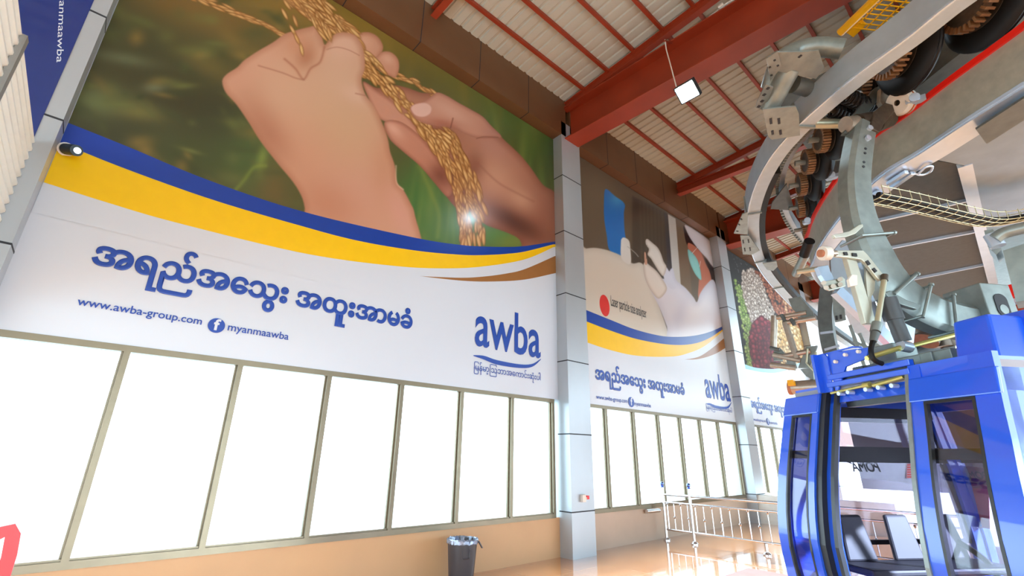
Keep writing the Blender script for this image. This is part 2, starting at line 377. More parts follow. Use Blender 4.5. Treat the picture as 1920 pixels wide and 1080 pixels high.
# ---- tiny painter for the printed pictures (flat artwork in its own colours)
class Paint:
    def __init__(s, x0, x1, z0, z1, step):
        s.nx = int((x1-x0)/step)+1; s.nz = int((z1-z0)/step)+1
        s.xs = np.linspace(x0, x1, s.nx); s.zs = np.linspace(z0, z1, s.nz)
        X, Z = np.meshgrid(s.xs, s.zs); d = np.stack([X, np.full_like(X, WY-.02), Z-CAMZ], -1)
        f = d@FW; s.px = (960+FPX*(d@RX)/f).ravel(); s.py = (540-FPX*(d@UP)/f).ravel()
        s.c = np.zeros((s.px.size, 3))
    def fill(s, rgb): s.c[:] = np.array(rgb)/255.
    def blob(s, x, y, rx, ry, ang, rgb, a=1., mask=None, hard=1.):
        R = max(rx, ry)*2.2
        I = np.where((abs(s.px-x) < R) & (abs(s.py-y) < R))[0]
        if not len(I): return
        ca, sa = math.cos(math.radians(ang)), math.sin(math.radians(ang)); dx, dy = s.px[I]-x, s.py[I]-y
        q = ((dx*ca+dy*sa)/rx)**2+((-dx*sa+dy*ca)/ry)**2
        k = np.exp(-q**hard*.9)*a
        if mask is not None: k = k*mask[I]
        s.c[I] = s.c[I]*(1-k[:, None])+np.array(rgb)/255.*k[:, None]
    def mask(s, poly, soft=1.2, smooth=True):
        P = np.array([(p.x, p.y) for p in smooth_path([(a, c, 0) for a, c in poly], 5, True)]) if smooth else np.array(poly, float)
        lo, hi = P.min(0)-soft*2-1, P.max(0)+soft*2+1
        I = np.where((s.px > lo[0]) & (s.px < hi[0]) & (s.py > lo[1]) & (s.py < hi[1]))[0]
        out = np.zeros(s.px.size); dist = np.full(s.px.size, -1e3)
        if not len(I): return out, dist
        x, y = s.px[I], s.py[I]; inside = np.zeros(len(I), bool); dd = np.full(len(I), 1e9)
        for k in range(len(P)):
            (ax, ay), (bx, by) = P[k], P[(k+1) % len(P)]
            c = ((ay > y) != (by > y)) & (x < (bx-ax)*(y-ay)/((by-ay) if by != ay else 1e-9)+ax); inside ^= c
            L = (bx-ax)**2+(by-ay)**2+1e-9; t = np.clip(((x-ax)*(bx-ax)+(y-ay)*(by-ay))/L, 0, 1)
            dd = np.minimum(dd, (x-ax-t*(bx-ax))**2+(y-ay-t*(by-ay))**2)
        sd = np.sqrt(dd)*np.where(inside, 1, -1); out[I] = np.clip(.5+sd/soft/2, 0, 1); dist[I] = sd
        return out, dist
    def shape(s, poly, rgb, soft=1.2, edge=None, smooth=True, blobs=()):
        mk, sd = s.mask(poly, soft, smooth); c = np.tile(np.array(rgb)/255., (s.px.size, 1))
        old = s.c.copy(); s.c = c
        for bb in blobs: s.blob(*bb)
        if edge:
            ec, ew, ea = edge; k = np.clip(1-sd/ew, 0, 1)**1.5*ea; k[sd < 0] = ea
            s.c = s.c*(1-k[:, None])+np.array(ec)/255.*k[:, None]
        s.c = old*(1-mk[:, None])+s.c*mk[:, None]; return mk
    def line(s, P, w, rgb, a=.6):
        Q = smooth_path([(p[0], p[1], 0) for p in P], 6); d = np.full(s.px.size, 1e9)
        for p, q in zip(Q[:-1], Q[1:]):
            L = (q-p).length_squared+1e-9; t = np.clip(((s.px-p.x)*(q.x-p.x)+(s.py-p.y)*(q.y-p.y))/L, 0, 1)
            d = np.minimum(d, (s.px-p.x-t*(q.x-p.x))**2+(s.py-p.y-t*(q.y-p.y))**2)
        k = np.exp(-d/w**2)*a; s.c = s.c*(1-k[:, None])+np.array(rgb)/255.*k[:, None]
    def build(s, name, parent, Y, rough=.3):
        g_ = s.c@np.array([.3, .59, .11]); c = np.clip((s.c*.88+g_[:, None]*.12)*.95, 0, 1); c = np.where(c <= .04045, c/12.92, ((c+.055)/1.055)**2.4)
        X, Z = np.meshgrid(s.xs, s.zs); co = np.stack([X, np.full_like(X, Y), Z], -1).reshape(-1, 3)
        if parent is not None: co = co-np.array(parent.location)
        I = np.arange(s.nx*s.nz).reshape(s.nz, s.nx); q = np.stack([I[:-1, :-1], I[:-1, 1:], I[1:, 1:], I[1:, :-1]], -1).reshape(-1, 4)
        me = bpy.data.meshes.new(name); me.vertices.add(len(co)); me.vertices.foreach_set('co', co.ravel())
        me.loops.add(q.size); me.polygons.add(len(q)); me.polygons.foreach_set('loop_start', np.arange(len(q))*4); me.polygons.foreach_set('loop_total', np.full(len(q), 4))
        me.loops.foreach_set('vertex_index', q.ravel().astype(np.int32)); me.update()
        at = me.color_attributes.new('print', 'FLOAT_COLOR', 'POINT'); at.data.foreach_set('color', np.c_[c, np.ones(len(c))].ravel())
        m = bpy.data.materials.new(name); m.use_nodes = True; n = m.node_tree; b = n.nodes['Principled BSDF']
        a = n.nodes.new('ShaderNodeAttribute'); a.attribute_name = 'print'; n.links.new(a.outputs['Color'], b.inputs['Base Color']); b.inputs['Roughness'].default_value = rough
        b.inputs['Coat Weight'].default_value = .25 if rough < .5 else 0; b.inputs['Coat Roughness'].default_value = .12
        me.materials.append(m); o = bpy.data.objects.new(name, me); COL.objects.link(o); o.parent = parent; return o
def banner_common(x0, x1, z1, label, blueT, blueB, yelB, brT, brB, dx=0, ebl=None):
    e = empty('wall_banner', ((x0+x1)/2, WY, ZB), label, 'banner')
    MB().box((x0, WY-.022, ZB), (x1, WY+.04, z1)).build('banner_sheet', white_vinyl, e)
    return e
YB = WY-.027
cr3 = lambda L: [(400+a/2.25, c/2.25) for a, c in L]
e1 = banner_common(-.885, 7.06, ZT, 'large glossy banner of two hands holding ripe rice, left of the first pillar', *[None]*5)
bt = [wp(*p) for p in ((125, 230), (240, 276), (400, 342), (577.8, 400), (782, 447), (861.7, 459.4), (901, 462.3), (947.7, 463.3), (984, 461.6), (1040.3, 452.8))]
bb_ = [wp(*p) for p in ((108, 266), (240, 319), (400, 375.6), (546.5, 419), (667, 451), (780, 470.3), (861.7, 477.9), (904, 478.6), (947.7, 476.4), (984, 471.8), (1040, 457.6))]
yb = [wp(*p) for p in ((78, 341), (200, 380), (338.7, 420), (575.7, 476.5), (740, 499), (831, 503.4), (904, 500), (984, 486.4), (1040, 462.3))]
brt = [wp(*p) for p in ((787, 518), (861.7, 521), (904, 519), (947.7, 513.3), (984, 504.6), (1040.6, 480))]
brb = [wp(*p) for p in ((787, 518), (867.5, 526.7), (925.8, 528), (984, 524.3), (1041, 512.2))]
band(bt, bb_, YB-.003, 'blue_stripe', blue_print, e1, -.88, 7.055)
band(bb_, yb, YB-.003, 'yellow_stripe', yellow_print, e1, -.88, 7.055)
band(brt, brb, YB-.003, 'brown_stripe', brown_print, e1, brt[0][0], 7.055)
# painted picture: blurred rice field, two hands, ears of rice
p = Paint(-.88, 7.055, 4.35, ZT-.002, .0115)
p.fill((84, 84, 38))
W = lambda a, c: (400+a/2.25, c/2.25)
for (x, y, rx, ry, an, col, a) in (
    (250, 100, 160, 120, 20, (58, 60, 34), .8), (200, 260, 120, 70, 15, (48, 52, 30), .8), (330, 190, 120, 60, 20, (52, 50, 26), .8), (230, 110, 60, 12, 10, (108, 120, 82), .6),
    (290, 165, 22, 10, 0, (110, 122, 90), .7), (370, 20, 160, 40, 20, (128, 92, 36), .8), (560, 20, 170, 40, 20, (150, 112, 36), .8), (260, 210, 50, 16, 10, (138, 128, 54), .6),
    (180, 190, 50, 30, 0, (112, 130, 74), .7), (400, 130, 60, 20, 30, (120, 100, 40), .6), (700, 40, 110, 40, 30, (150, 118, 34), .8), (840, 110, 120, 40, 35, (140, 118, 46), .8),
    (420, 220, 60, 60, 0, (50, 52, 28), .8), (360, 300, 90, 50, 10, (60, 74, 30), .8), (480, 300, 60, 60, 0, (64, 100, 44), .8), (510, 350, 30, 60, 0, (132, 92, 40), .5),
    (900, 140, 60, 60, 40, (112, 116, 52), .8), (960, 210, 60, 50, 40, (76, 110, 48), .9), (1010, 290, 40, 80, 0, (50, 82, 34), .9), (1000, 230, 30, 50, 0, (84, 120, 50), .7),
    (790, 380, 60, 70, 0, (66, 128, 56), .9), (850, 420, 50, 50, 0, (84, 138, 66), .8), (930, 440, 60, 30, 0, (86, 140, 60), .9), (800, 430, 50, 40, 0, (70, 120, 50), .8), (960, 455, 30, 15, 0, (120, 140, 50), .8), (900, 370, 40, 60, 0, (60, 110, 46), .8)):
    p.blob(x, y, rx, ry, an, col, a)
for k in range(130):
    x, y = rng.uniform(100, 560), rng.uniform(0, 400)
    g = rng.uniform(0, 1); c = (34+84*g, 46+78*g, 22+34*g) if rng.uniform() < .78 else (140, 112, 46)
    p.blob(x, y, rng.uniform(8, 34), rng.uniform(4, 14), rng.uniform(-10, 50), c, rng.uniform(.3, .75))
for k in range(60):
    x, y = rng.uniform(760, 1040), rng.uniform(250, 470); g = rng.uniform(0, 1)
    p.blob(x, y, rng.uniform(3, 8), rng.uniform(25, 70), rng.uniform(-12, 10), (50+90*g, 105+50*g, 44+20*g), rng.uniform(.2, .5))
for k in range(40):
    x, y = rng.uniform(640, 1030), rng.uniform(0, 260); g = rng.uniform(0, 1)
    if y < (x-650)*.6-10: continue
    p.blob(x, y, rng.uniform(6, 14), rng.uniform(20, 50), rng.uniform(-20, 10), (100+60*g, 100+30*g, 36+16*g), rng.uniform(.15, .4))
p.line([W(220, 700), W(170, 708), W(130, 760), W(95, 800)], 4, (126, 146, 46), .55); p.blob(*W(205, 665), 9, 22, 15, (140, 166, 60), .6)
p.line([W(870, 700), W(920, 820), W(950, 900), W(945, 1000)], 5, (130, 150, 56), .5)
def grain(x, y, L, wd, ang, k=1., fade=1.):
    p.blob(x, y, L*1.06, wd*1.35, ang, (134, 78, 28), .85*fade, hard=3)
    g = rng.uniform(-18, 18); p.blob(x, y, L*.92, wd*.95, ang, (214+g*.6, 158+g, 84+g), .95*fade, hard=3)
    p.blob(x-wd*.3, y-wd*.3, L*.6, wd*.35, ang, (244, 204, 138), .55*fade, hard=2)
def strand(P, n, spread, L=9.5, wd=2.7, fade=1., fan=14):
    L *= 1.2; wd *= 1.08; n = int(n*.85)
    Q = smooth_path([(a, c, 0) for a, c in P], 10); 
    for k in range(n):
        t = (k+rng.uniform(0, .9))/n*(len(Q)-1.01); i = int(t); q = Q[i].lerp(Q[i+1], t-i); d = (Q[i+1]-Q[i]).normalized()
        o = rng.uniform(-1, 1)*spread; an = math.degrees(math.atan2(d.y, d.x))+rng.uniform(-fan, fan)
        grain(q.x-d.y*o, q.y+d.x*o, L*rng.uniform(.8, 1.15), wd*rng.uniform(.85, 1.1), an, fade=fade)
strand([W(-100, -20), W(60, 40), W(190, 95), W(300, 150)], 34, 6, 12, 2.4, .8, 8)
sk1 = (206, 150, 122)
# right hand: palm and fingers behind the ears
rh = cr3([(630, 345), (690, 372), (760, 360), (820, 372), (880, 392), (945, 392), (985, 408), (1030, 435), (1080, 460), (1130, 490), (1160, 520), (1210, 575), (1290, 650), (1340, 710), (1390, 780), (1450, 835), (1460, 1050), (1310, 1060), (1300, 1030), (1280, 1002), (1220, 975), (1150, 950), (1110, 915), (1060, 880), (1020, 875), (960, 800), (900, 730), (860, 690), (800, 640), (750, 590), (720, 545), (725, 515), (700, 480), (660, 420)])
p.shape(rh, (178, 116, 88), 1.3, ((128, 66, 46), 16, .6), blobs=((*W(1200, 760), 60, 42, 40, (212, 158, 124), .8), (*W(1180, 620), 40, 22, 40, (190, 132, 112), .8), (*W(1350, 880), 60, 60, 40, (150, 88, 66), .8), (*W(1270, 940), 60, 20, 30, (92, 48, 34), .9), (*W(1000, 760), 40, 30, 50, (110, 58, 40), .85), (*W(880, 640), 60, 16, 48, (196, 132, 104), .8), (*W(760, 520), 34, 16, 40, (218, 160, 134), .9), (*W(1300, 840), 30, 20, 40, (216, 166, 130), .6), (*W(1100, 700), 18, 26, 0, (134, 76, 54), .7), (*W(960, 560), 40, 20, 40, (150, 84, 62), .8)))
f1 = cr3([(632, 350), (690, 385), (750, 425), (810, 480), (850, 530), (880, 580), (860, 590), (800, 545), (745, 520), (700, 500), (665, 440)])
p.shape(f1, (204, 140, 112), 1.2, ((150, 84, 60), 7, .6))
f2 = cr3([(720, 530), (728, 512), (755, 507), (800, 520), (860, 565), (910, 620), (950, 680), (990, 750), (1010, 800), (985, 830), (930, 770), (870, 700), (800, 640), (745, 590)])
p.shape(f2, (198, 130, 102), 1.2, ((140, 74, 52), 8, .6), blobs=((*W(760, 545), 22, 10, 45, (222, 164, 138), .9), (*W(960, 740), 26, 22, 50, (128, 68, 48), .85)))
# green ear behind
strand([W(770, 322), W(840, 345), W(890, 372), W(945, 410)], 26, 5, 8, 2.3, .9)
strand([W(630, 300), W(720, 350), W(800, 440), W(860, 500), W(910, 570), W(960, 640)], 90, 12, 11, 2.9)
strand([W(960, 560), W(1000, 600), W(1040, 680), W(1090, 790), W(1120, 900)], 80, 13, 12, 3)
strand([W(860, 500), W(920, 590), W(980, 680), W(1020, 760), W(1045, 860), W(1060, 950), W(1060, 1030)], 110, 11, 12, 3)
strand([W(1040, 700), W(1075, 780), W(1090, 850), W(1120, 940), W(1120, 1020)], 50, 9, 12, 2.8)
th = cr3([(828, 462), (845, 442), (885, 428), (915, 410), (945, 391), (985, 405), (1030, 432), (1080, 460), (1135, 492), (1170, 530), (1215, 578), (1160, 584), (1110, 582), (1060, 565), (1010, 540), (950, 534), (890, 522), (850, 500)])
p.shape(th, (200, 138, 112), 1.1, ((150, 86, 66), 8, .6), blobs=((*W(1000, 470), 44, 14, 30, (214, 160, 136), .85), (*W(960, 520), 30, 8, 10, (170, 96, 74), .7), (*W(1180, 560), 24, 14, 30, (186, 126, 108), .8)))
p.shape(cr3([(832, 458), (850, 440), (895, 434), (920, 452), (915, 480), (885, 495), (850, 487)]), (226, 178, 160), .9, ((190, 128, 108), 3, .6))
p.line([W(1010, 500), W(1000, 540)], 1.4, (130, 70, 52), .7); p.line([W(1110, 585), W(1140, 578), W(1200, 580)], 1.2, (120, 66, 50), 0.5)
p.line([W(1115, 690), W(1200, 770), W(1290, 820), W(1350, 850)], 2.5, (150, 88, 66), 0.37)
# left hand: finger tips behind thumb
p.shape(cr3([(590, 160), (620, 140), (660, 138), (695, 158), (715, 195), (708, 225), (680, 258), (640, 262), (600, 230)]), (208, 146, 114), 1.2, ((164, 96, 66), 10, .6), blobs=((*W(640, 175), 20, 14, 30, (220, 164, 132), .8),))
p.shape(cr3([(670, 260), (690, 238), (715, 219), (750, 222), (778, 250), (783, 290), (768, 328), (740, 320), (700, 300)]), (206, 142, 110), 1.2, ((170, 100, 70), 8, .6), blobs=((*W(735, 250), 14, 10, 30, (224, 168, 138), .8),))
strand([W(330, -20), W(390, 30), W(470, 90), W(560, 160), W(640, 250), W(700, 320)], 120, 15, 12, 2.8)
strand([W(440, 0), W(540, 110), W(590, 150)], 40, 12, 12, 2.6)
lh = cr3([(380, 1020), (385, 880), (350, 790), (270, 690), (200, 600), (150, 520), (95, 440), (52, 392), (37, 345), (55, 315), (100, 285), (130, 255), (190, 215), (250, 180), (300, 145), (345, 130), (400, 116), (435, 112), (455, 150), (470, 190), (490, 163), (520, 142), (560, 138), (600, 152), (625, 190), (637, 240), (638, 290), (625, 340), (642, 400), (680, 450), (712, 520), (735, 585), (745, 640), (765, 700), (774, 770), (800, 800), (830, 855), (850, 910), (865, 1080), (600, 1080)])
p.shape(lh, (212, 158, 126), 1.4, ((168, 98, 66), 15, .55), blobs=(
    (*W(200, 470), 70, 42, 55, (190, 122, 90), .75), (*W(120, 320), 34, 22, -30, (210, 146, 116), .8), (*W(250, 230), 54, 26, -28, (214, 156, 126), .8), (*W(370, 190), 40, 28, 0, (206, 138, 100), .8), (*W(390, 250), 16, 22, 30, (170, 96, 60), .8),
    (*W(330, 420), 80, 60, 30, (214, 164, 130), .9), (*W(540, 300), 44, 70, 0, (214, 168, 136), .8), (*W(550, 190), 34, 26, 0, (226, 176, 148), .8), (*W(520, 560), 90, 80, 30, (208, 166, 124), .8), (*W(380, 640), 60, 90, -30, (214, 152, 118), .7),
    (*W(620, 830), 90, 60, 0, (216, 160, 134), .85), (*W(480, 870), 60, 40, 30, (196, 126, 92), .6), (*W(720, 700), 24, 60, 0, (206, 146, 110), .7), (*W(790, 900), 20, 50, -20, (222, 160, 140), .7), (*W(230, 560), 26, 60, -35, (176, 106, 76), .6), (*W(610, 400), 30, 16, 20, (220, 176, 150), .7)))
p.line([W(190, 278), W(290, 308), W(345, 330), W(382, 338)], 1.6, (156, 88, 62), 0.46); p.line([W(300, 250), W(345, 290), W(380, 335), W(410, 290), W(450, 262), W(468, 200)], 2.4, (160, 86, 56), 0.5)
p.line([W(478, 210), W(520, 200), W(570, 212), W(615, 235)], 1.1, (160, 96, 70), 0.43); p.line([W(600, 395), W(640, 404)], 1.5, (170, 110, 84), .6); p.line([W(770, 700), W(772, 770), W(800, 800)], 1.6, (236, 196, 166), .6)
strand([W(345, -10), W(420, 60), W(455, 110), W(480, 150)], 36, 9, 12, 2.6)
for g in ((335, 130, 60), (372, 210, 78), (352, 165, 65), (345, 90, 70), (300, 60, 62), (310, 20, 55)): grain(*W(g[0], g[1]), 12, 2.8, g[2])
p.build('rice_hands_picture', e1, YB)
# keep the photo above the stripe only: white sheet and stripes sit over its lower edge
band(yb, [(-.9, 4.0), (7.1, 4.0)], YB-.0015, 'white_field', white_vinyl, e1, -.88, 7.055)
# ---- lettering shared by the banners
L1 = dict(main=((168, 494), (772, 616)), url=((143, 571), (377, 609.6)), fb=((405.5, 610.7), .09), name=((426, 619), (540, 638)), logo=((889, 648.6), (1013, 668)), sw=((887, 666.8), (1013.5, 669.3)), sub=((888, 695), (1013, 712)))
L2 = dict(main=((1115.5, 709), (1284, 741)), url=((1117.5, 748), (1176, 755)), fb=((1182.8, 754), .115), name=((1188.7, 760), (1220, 764)), logo=((1324, 745), (1370, 751.5)), sw=((1324, 757), (1371, 755.5)), sub=((1324, 767), (1372, 773)))
def letters(e, L, x_off=0., Y=YB-.003):
    def put(s, k_, m=text_blue, **k):
        A, C = wp(*L[k_][0]), wp(*L[k_][1]); return lab_text(s, (A[0]+x_off, A[1]), (C[0]+x_off, C[1]), Y, m, e, **k)
    put('အရည်အေသွး အထူးအာမခံ', 'main', thick=.036, hs=1.12)
    put('www.awba-group.com', 'url', thick=.012)
    put('myanmaawba', 'name', thick=.01)
    c = wp(*L['fb'][0]); R = L['fb'][1]
    MB().cyl((c[0]+x_off, Y-.001, c[1]), (c[0]+x_off, Y-.004, c[1]), R, 40).build('round_badge', text_blue, e)
    lab_text('f', (c[0]+x_off-.34*R, c[1]-.6*R), (c[0]+x_off+.42*R, c[1]-.6*R), Y-.005, white_vinyl, e, thick=.03, hs=.95)
    put('awba', 'logo', thick=.014, hs=1.42)
    a, c = wp(*L['sw'][0]), wp(*L['sw'][1]); W_ = c[0]-a[0]; z = a[1]
    T = [(a[0]+W_*t+x_off, z+d*W_) for t, d in ((0, .004), (.14, .018), (.33, -.003), (.66, -.003), (.86, .03), (1, .11))]
    Bq = [(a[0]+W_*t+x_off, z+d*W_) for t, d in ((0, -.004), (.14, -.022), (.33, -.052), (.66, -.045), (.86, -.004), (1, .10))]
    band(T, Bq, Y-.001, 'logo_swoosh', text_blue, e, T[0][0], T[-1][0], 40)
    put('ြမန်မာ့ဩဘာအေကာင်းဆုံးပါ', 'sub', thick=.006, hs=1.1)
letters(e1, L1)
# ---- banner 2: laboratory
DX = 8.07
c5 = lambda L: [(1060+a/4, 260+c/4) for a, c in L]
c6 = lambda L: [(1060+a/4, 530+c/4) for a, c in L]
e2 = banner_common(7.95, 15.05, ZT, 'banner of a masked laboratory worker with red dot and caption, between the first two pillars', *[None]*5)
w6 = lambda L: [wp(*q) for q in c6(L)]
bt2 = w6([(140, 200), (350, 285), (510, 348), (680, 393), (800, 407), (950, 400), (1080, 370), (1210, 312)])
bb2 = w6([(140, 285), (350, 365), (550, 427), (780, 465), (950, 460), (1080, 415), (1215, 323)])
yb2 = w6([(140, 442), (350, 510), (550, 550), (780, 555), (900, 535), (1050, 470), (1215, 330)])
X0, X1 = 7.96, 15.04
band(bt2, bb2, YB-.003, 'blue_stripe', blue_print, e2, X0, X1); band(bb2, yb2, YB-.003, 'yellow_stripe', yellow_print, e2, X0, X1)
brt2, brb2 = w6([(890, 577), (1000, 555), (1100, 490), (1216, 392)]), w6([(890, 577), (1000, 572), (1120, 535), (1224, 473)])
band(brt2, brb2, YB-.003, 'brown_stripe', brown_print, e2, brt2[0][0], X1)
p = Paint(X0, X1, 4.2, ZT-.002, .018)
p.fill((98, 82, 62))
p.blob(1120, 360, 40, 60, 0, (112, 94, 72), .8)
p.shape(c5([(500, 430), (760, 560), (800, 1080), (820, 1600), (500, 1500)]), (72, 60, 46), 2, smooth=False)
for k in range(8): p.line([(1060+(560+k*27)/4, 380), (1060+(575+k*27)/4, 500)], 2, (92, 80, 62), .5)
p.shape(c5([(740, 552), (765, 566), (815, 1080), (840, 1400), (790, 1400)]), (60, 60, 62), .8, smooth=False)
p.shape(c5([(768, 566), (826, 600), (872, 1080), (890, 1400), (830, 1400)]), (196, 192, 184), .8, smooth=False)
p.shape(c5([(826, 600), (900, 640), (960, 1300), (880, 1300)]), (116, 92, 66), .8, smooth=False)
p.shape(c5([(300, 378), (370, 430), (442, 488), (438, 560), (442, 680), (455, 800), (420, 880), (330, 838), (308, 720), (290, 600), (288, 470)]), (24, 112, 200), .9, blobs=((1060+390/4, 260+455/4, 14, 14, 0, (60, 160, 220), .8),))
p.shape(c5([(100, 840), (155, 825), (230, 820), (330, 842), (420, 880), (500, 935), (560, 930), (600, 980), (680, 1200), (780, 1500), (780, 1700), (100, 1500)]), (214, 208, 194), 1, ((176, 170, 158), 12, .5))
p.shape(c5([(415, 780), (422, 750), (440, 742), (475, 765), (485, 820), (487, 940), (420, 900)]), (216, 212, 204), .8)
p.line([*c5([(465, 810), (520, 855), (545, 885)])], .8, (170, 168, 160), .8)
p.shape(c5([(935, 655), (980, 700), (1130, 820), (1140, 1080), (1170, 1500), (1060, 1500), (1000, 1000)]), (120, 84, 66), 1)
p.shape(c5([(885, 655), (910, 690), (960, 760), (1000, 820), (1000, 850), (950, 815), (915, 800), (895, 740)]), (36, 22, 20), .8)
p.shape(c5([(915, 790), (955, 795), (1010, 845), (1035, 900), (1060, 960), (1100, 1010), (1115, 1100), (1000, 1200), (1000, 1000), (940, 900)]), (196, 108, 80), .9)
p.shape(c5([(1040, 890), (1100, 960), (1140, 1000), (1150, 1100), (1110, 1120), (1085, 1010)]), (40, 26, 24), .9)
p.shape(c5([(895, 648), (960, 680), (1085, 770), (1118, 850), (1138, 970), (1100, 955), (1060, 900), (1000, 835), (950, 770), (915, 710)]), (226, 222, 230), .9, ((180, 176, 190), 6, .5))
p.shape(c5([(917, 832), (945, 850), (985, 900), (1008, 970), (1018, 1060), (975, 1020), (940, 950), (922, 890)]), (132, 206, 200), .8, ((84, 160, 156), 4, .5))
p.line(c5([(950, 860), (990, 815)]), .5, (240, 240, 240), .9); p.line(c5([(1005, 960), (1012, 920)]), .5, (240, 240, 240), .9)
gl = (222, 212, 200)
p.shape(c6([(600, -40), (680, -60), (740, -30), (800, -110), (830, -20), (900, 40), (960, 110), (985, 145), (1010, 80), (1060, 10), (1110, -20), (1150, 90), (1200, 310), (1240, 420), (800, 460), (760, 330), (700, 180), (640, 60)]), (214, 212, 224), 1, ((176, 176, 196), 14, .5), blobs=((1060+860/4, 530+250/4, 12, 30, 20, (190, 190, 214), .7), (1060+1000/4, 530+200/4, 30, 20, -40, (232, 234, 240), .8)))
p.shape(c5([(735, 1035), (742, 975), (757, 965), (800, 1040), (830, 1120), (780, 1120)]), (206, 206, 220), .8)
p.shape(c5([(600, 765), (615, 753), (650, 780), (690, 815), (715, 860), (735, 920), (757, 965), (735, 1030), (705, 1005), (670, 950), (640, 900), (615, 870), (625, 830), (605, 800)]), gl, .8, ((160, 140, 124), 5, .6))
p.shape(c5([(585, 940), (600, 925), (625, 945), (680, 990), (725, 1050), (760, 1130), (700, 1200), (640, 1140), (600, 1060), (585, 990)]), gl, .8, ((160, 140, 124), 6, .6))
p.shape(c5([(590, 860), (600, 855), (610, 900), (612, 940), (595, 940)]), (206, 150, 120), .8)
p.line(c5([(610, 800), (605, 900)]), .6, (90, 80, 70), .8)
p.build('laboratory_picture', e2, YB)
band(yb2, [(X0-1, 4.0), (X1+1, 4.0)], YB-.0015, 'white_field', white_vinyl, e2, X0, X1)
lab_text('Laser particle size analyzer', wp(1145.5, 580), wp(1211.5, 590), YB-.003, black_print, e2, thick=.006, hs=2.7)
cc = wp(1133, 573); MB().prism([(cc[0]+.19*math.cos(k*math.pi/24), YB-.003, cc[1]+.27*math.sin(k*math.pi/24)) for k in range(48)], (0, -.003, 0)).build('red_dot', red_print, e2)
letters(e2, L2)
# ---- banner 3: seeds
e3 = banner_common(15.7, 23.05, ZT, 'far banner of mixed beans and seeds, beyond the second pillar', *[None]*5)
p = Paint(15.9, 23.04, 4.3, ZT-.002, .03)
p.fill((40, 36, 34))
def seeds(n, poly, cols, L, wd, ang, dk, white_eye=False):
    mk, sd = p.mask(poly, 1, False); P = np.array(poly); lo, hi = P.min(0), P.max(0)
    from_ = 0
    pp = [(a, c) for a, c in poly]
    def ins(x, y):
        r = False
        for k in range(len(pp)):
            (ax, ay), (bx, by) = pp[k], pp[k-1]
            if (ay > y) != (by > y) and x < (bx-ax)*(y-ay)/(by-ay)+ax: r = not r
        return r
    for k in range(n):
        x, y = rng.uniform(lo[0], hi[0]), rng.uniform(lo[1], hi[1])
        if not ins(x, y): continue
        a = ang+rng.uniform(-35, 35); c = cols[int(rng.integers(len(cols)))]
        p.blob(x, y, L*1.15, wd*1.3, a, dk, .9, hard=3); p.blob(x, y, L*.95, wd, a, c, 1, hard=3)
        p.blob(x-.6, y-1, L*.4, wd*.4, a, tuple(min(255, v+45) for v in c), .6)
        if white_eye and rng.uniform() < .4: p.blob(x, y+.8, 1, 1, 0, (50, 30, 30), .9, hard=2)
q3 = lambda L: [(1320+a/6, 440+c/6) for a, c in L]
seeds(60, q3([(310, 220), (550, 380), (500, 600), (380, 600)]), [(60, 60, 60), (90, 90, 90)], 1, 1, 0, (34, 32, 32))
seeds(900, q3([(340, 500), (440, 640), (520, 900), (560, 1100), (600, 1700), (500, 1600), (440, 1100)]), [(150, 176, 82), (126, 160, 64), (178, 196, 116)], 3, 2.2, 60, (70, 92, 40))
seeds(1100, q3([(430, 420), (530, 380), (640, 470), (700, 700), (790, 860), (780, 1000), (690, 1000), (560, 1050), (430, 640)]), [(220, 208, 196), (204, 190, 176), (232, 222, 210)], 3.6, 2.1, 70, (104, 84, 74), True)
seeds(1100, q3([(520, 370), (960, 640), (1000, 820), (1150, 1000), (1150, 1200), (800, 860), (640, 470)]), [(178, 96, 62), (160, 80, 50), (196, 120, 84)], 3.8, 2.1, 60, (86, 40, 26))
seeds(700, q3([(840, 560), (1000, 660), (1300, 1100), (1300, 1700), (1100, 1600), (880, 720)]), [(214, 160, 116), (226, 180, 130), (200, 140, 98)], 3.6, 2.1, 60, (120, 76, 46))
seeds(900, q3([(720, 960), (900, 980), (1150, 1100), (1250, 1700), (800, 1450), (780, 1100)]), [(236, 196, 130), (226, 176, 98), (240, 214, 160)], 3.8, 2.2, 70, (150, 110, 60))
seeds(420, q3([(540, 1030), (640, 930), (760, 1020), (800, 1250), (850, 1560), (560, 1500), (520, 1200)]), [(136, 26, 36), (116, 20, 30), (156, 44, 56)], 5, 3.4, 70, (60, 8, 16))
p.build('seeds_picture', e3, YB, .75)
def zc(pts): return [wp(*q) for q in pts]
bt3, bb3, yb3 = zc([(1395, 683), (1420, 690), (1460, 691), (1500, 680)]), zc([(1395, 691), (1430, 698), (1460, 698), (1500, 686)]), zc([(1395, 705), (1430, 714), (1460, 712), (1500, 690)])
band(bt3, bb3, YB-.003, 'blue_stripe', mat('overexposed_blue_print', (70, 150, 214), .3), e3, 15.9, 23.0)  # stripe blue paled in the colour for overexposure; yellow stripe left out
band(bb3, [(15, 4.0), (24, 4.0)], YB-.0018, 'white_field', white_vinyl, e3, 15.9, 23.0)
letters(e3, L2, 8.02)
# blue sticker with vertical name on the left pillar
bs = empty('pillar_sticker', (-1.8, PY, 4.0), 'dark blue sticker with vertical white name on the wide left pillar', 'sticker')
MB().box((-2.58, PY-.008, 3.2), (-1.03, PY-.002, 9.9)).build('blue_film', mat('navy_film', (22, 48, 118), .22, 0, .5, var=.03), bs)
